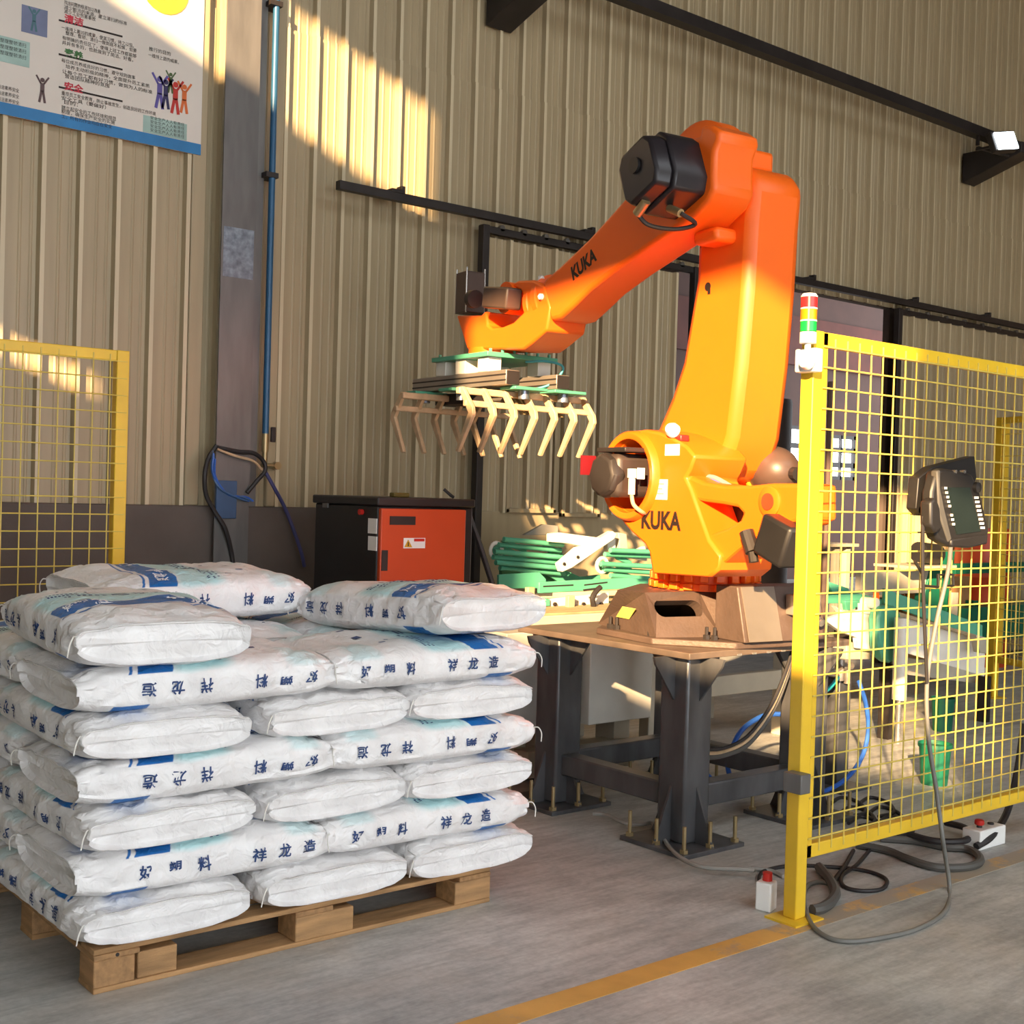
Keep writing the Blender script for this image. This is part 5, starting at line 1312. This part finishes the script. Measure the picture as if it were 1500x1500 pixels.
# air unit on a dark stand with blue hoses
au_p = atZ(1232, 1190); AY = 3.95
st_ = thing('air_unit_stand', 'dark stand with grey air filter regulator beside the pedestal', 'stand', (atY(1225, 1100, AY).x, AY, 0))
sx = atY(1226, 1100, AY).x
MB().span((sx - .05, AY - .04, 0), (sx + .05, AY + .04, atY(1226, 990, AY).z)).build('post', M_black_steel, st_, bevel=.005)
MB().span((sx - .13, AY - .13, 0), (sx + .13, AY + .13, .015)).build('foot_plate', M_black_steel, st_)
q = atY(1236, 982, AY - .06); mb = MB(); mb.cyl(q + Vector((-.05, 0, .02)), q + Vector((.06, 0, .02)), .022, 12); mb.cyl(q + Vector((-.03, 0, -.05)), q + Vector((-.03, 0, .06)), .022, 12); mb.cyl(q + Vector((.03, 0, -.07)), q + Vector((.03, 0, .04)), .018, 12)
mb.build('filter_regulator', M_alu, st_, smooth=True)
MB().tube(smoothpath([atY(u, v, AY - .08) for u, v in ((1258, 998), (1268, 1030), (1272, 1070), (1262, 1110), (1240, 1140), (1210, 1158), (1180, 1162))], 7), .012, 8).build('air_hose', M_bluehose, None, 'blue air hose curving from the air filter regulator to the pedestal', 'hose', smooth=True)
MB().tube(smoothpath([atY(u, v, AY - .1) for u, v in ((1228, 992), (1215, 1008), (1200, 1018), (1190, 1030))], 6), .010, 8).build('air_hose', mat('teal_air_hose', srgb(40, 150, 160), .4), None, 'short teal air hose at the air filter regulator', 'hose', smooth=True)
HP = [(1150, 1046), (1120, 1048), (1090, 1066), (1074, 1092), (1066, 1120), (1074, 1145), (1094, 1156), (1060, 1155), (1032, 1132)]
MB().tube(smoothpath([atY(u, v, 4.1) for u, v in HP], 7), .013, 8).build('air_hose', M_bluehose, None, 'blue air hose looping between the pedestal columns', 'hose', smooth=True)
for k in range(3):
    MB().tube(smoothpath([atY(u, v, 3.6 + .03 * k) for u, v in ((1166 + k, 935), (1150, 985 + 6 * k), (1128, 1035 + 6 * k), (1095, 1078 + 6 * k), (1060, 1096 + 5 * k), (1030, 1098 + 6 * k))], 7), .008 + .005 * (k == 2), 8).build('robot_cable', [M_rubberdk, M_tine, M_rubber][k], None, ['black thin cable', 'tan cable', 'thick grey cable'][k] + ' drooping from the robot base under the table plate', 'cable', smooth=True)
MB().tube(smoothpath([atY(u, v, 3.45) for u, v in ((1178, 905), (1192, 925), (1196, 950), (1188, 985))], 7), .008, 8).build('robot_cable', M_rubberlt, None, 'white thin cable behind the yellow fence post', 'cable', smooth=True)
mb = MB(); pp = [atY(1218, 560, 4.6), atY(1213, 720, 4.5), atY(1206, 900, 4.4), atY(1200, 1000, 4.35), Vector((atY(1200, 1000, 4.35).x, 4.35, .03))]
mb.tube(smoothpath(pp, 6), .022, 8); mb.build('cable_riser', M_brownmotor, None, 'brown upright cable riser behind the fence post', 'conduit', smooth=True)

# dark green machine, motor, boxes in the background by the door
YD = 5.9
gm = thing('green_machine', 'dark green machine frame standing before the open sliding door', 'machine', (atY(1385, 900, YD).x, YD, 0))
plate([(1372, 805), (1400, 806), (1392, 850), (1388, 900), (1352, 900), (1356, 865)], YD, .10).build('upright', M_dgreen, gm, bevel=.005)
a = atY(1400, 826, YD); b = atY(1520, 850, YD)
MB().span((a.x, YD, a.z - .09), (a.x + 2.2, YD + .08, a.z)).build('upper_beam', M_dgreen, gm, bevel=.004)
a = atY(1395, 890, YD); MB().span((a.x - .1, YD - .1, a.z - .30), (a.x + 2.2, YD + .2, a.z)).build('trough', M_dgreen, gm, bevel=.006)
a = atY(1430, 880, YD)
for x in (a.x, a.x + 1.2): MB().span((x - .04, YD, 0), (x + .04, YD + .08, a.z)).build('leg', M_dgreen, gm)
q = atY(1357, 812, YD - .1); mb = MB(); mb.cyl(q + Vector((-.12, 0, .02)), q + Vector((.15, 0, -.0)), .085, 20); mo = mb.build('motor', M_black, gm, smooth=True)
MB().span((q.x - .3, YD - .2, q.z - .11), (q.x + .3, YD + .2, q.z - .09)).build('motor_plate', M_cream, gm)
MB().span((atY(1265, 850, YD).x, YD + .02, atY(1300, 850, YD).z - .12), (atY(1372, 850, YD).x, YD + .08, atY(1300, 838, YD).z)).build('cream_beam', M_cream, gm, bevel=.004)
plate([(1396, 868), (1404, 868), (1402, 918), (1394, 916)], YD - .12, .03).build('cream_strut', M_cream, gm)
q = atY(1440, 782, 6.3); ob = thing('orange_drum', 'orange painted drum standing behind the green machine', 'drum', (q.x, 6.3, 0))
z1 = atY(1440, 775, 6.3).z; MB().lathe([(.25, 0), (.25, z1 * .3), (.26, z1 * .31), (.25, z1 * .33), (.25, z1 * .64), (.26, z1 * .65), (.25, z1 * .67), (.25, z1)], (q.x, 6.3, 0), (0, 0, 1), 24).build('drum_shell', M_cabor, ob, smooth=True)
MB().cyl((q.x, 6.3, z1), (q.x, 6.3, z1 + .01), .235, 24).build('drum_lid', M_cabor, ob, smooth=True)
bxp = atY(1385, 868, 6.2); bx_ = thing('cardboard_box', 'tan cardboard carton under the green machine beam', 'box', (bxp.x, 6.25, 0))
zc = atY(1385, 845, 6.2).z; MB().span((bxp.x - .25, 6.15, 0), (bxp.x + .35, 6.45, zc)).build('carton', mat('cardboard', srgb(180, 132, 84), .8), bx_, bevel=.004)
MB().span((bxp.x - .25, 6.148, zc - .03), (bxp.x + .35, 6.15, zc - .0)).build('flap', mat('cardboard_flap', srgb(190, 146, 96), .8), bx_)
# low cream beam machine seen through the mesh near the door
lm = thing('low_table', 'small cream work table inside the open doorway', 'table', tuple(atY(1220, 850, 7.6)))
a = atY(1196, 796, 7.6); b = atY(1246, 800, 7.6); MB().span((a.x, 7.5, a.z - .03), (b.x, 7.9, a.z)).build('table_top', M_cream, lm)
for x in (a.x + .1, (a.x + b.x) / 2, b.x - .1): MB().span((x - .03, 7.55, 0), (x + .03, 7.61, a.z - .03)).build('leg', M_cream, lm)
tk0 = atY(1090, 640, 9.2); tk1 = atY(1152, 640, 9.2); ztk = atY(1120, 585, 9.2).z
tk = thing('storage_tank', 'dark upright storage tank in the hall beyond the door', 'tank', ((tk0.x + tk1.x) / 2, 9.2, 0))
rr_ = (tk1.x - tk0.x) / 2 * .78; MB().lathe([(rr_, 0), (rr_, ztk - .04), (rr_ * .96, ztk)], ((tk0.x + tk1.x) / 2, 9.2, 0), (0, 0, 1), 32).build('tank_shell', M_darkwall, tk, smooth=True)
for z in (.4, 1.1): MB().lathe([(rr_ + .015, z), (rr_ + .015, z + .05)], ((tk0.x + tk1.x) / 2, 9.2, 0), (0, 0, 1), 32).build('tank_band', M_dark, tk, smooth=True)

# green buckets on the floor
for (u, v, r, h_, lb) in ((1380, 1070, .075, .22, 'dark green plastic bucket farther from the fence rail'), (1368, 1148, .085, .22, 'dark green plastic bucket close to the fence rail')):
    p = atZ(u, v); t = thing('plastic_bucket', lb, 'bucket', p)
    MB().lathe([(r * .82, 0), (r, h_), (r * 1.06, h_), (r * 1.06, h_ - .02), (r * .98, h_ - .02)], p, (0, 0, 1), 24).build('bucket_shell', M_dgreen, t, smooth=True)
    MB().lathe([(r * .9, h_ - .03), (r * .9, h_ - .029)], p, (0, 0, 1), 20).build('bucket_content', M_dark, t)
# clutter of hoses on the floor inside the fence
for k in range(6):
    u, v = 1215 + k * 14, 1178 + (k % 3) * 14
    floor_cable([(u, v), (u + 18, v - 10), (u + 44, v - 2), (u + 52, v + 12), (u + 30, v + 18)], .009, M_rubberdk, 'dark cable scrap heaped on the floor inside the fence')
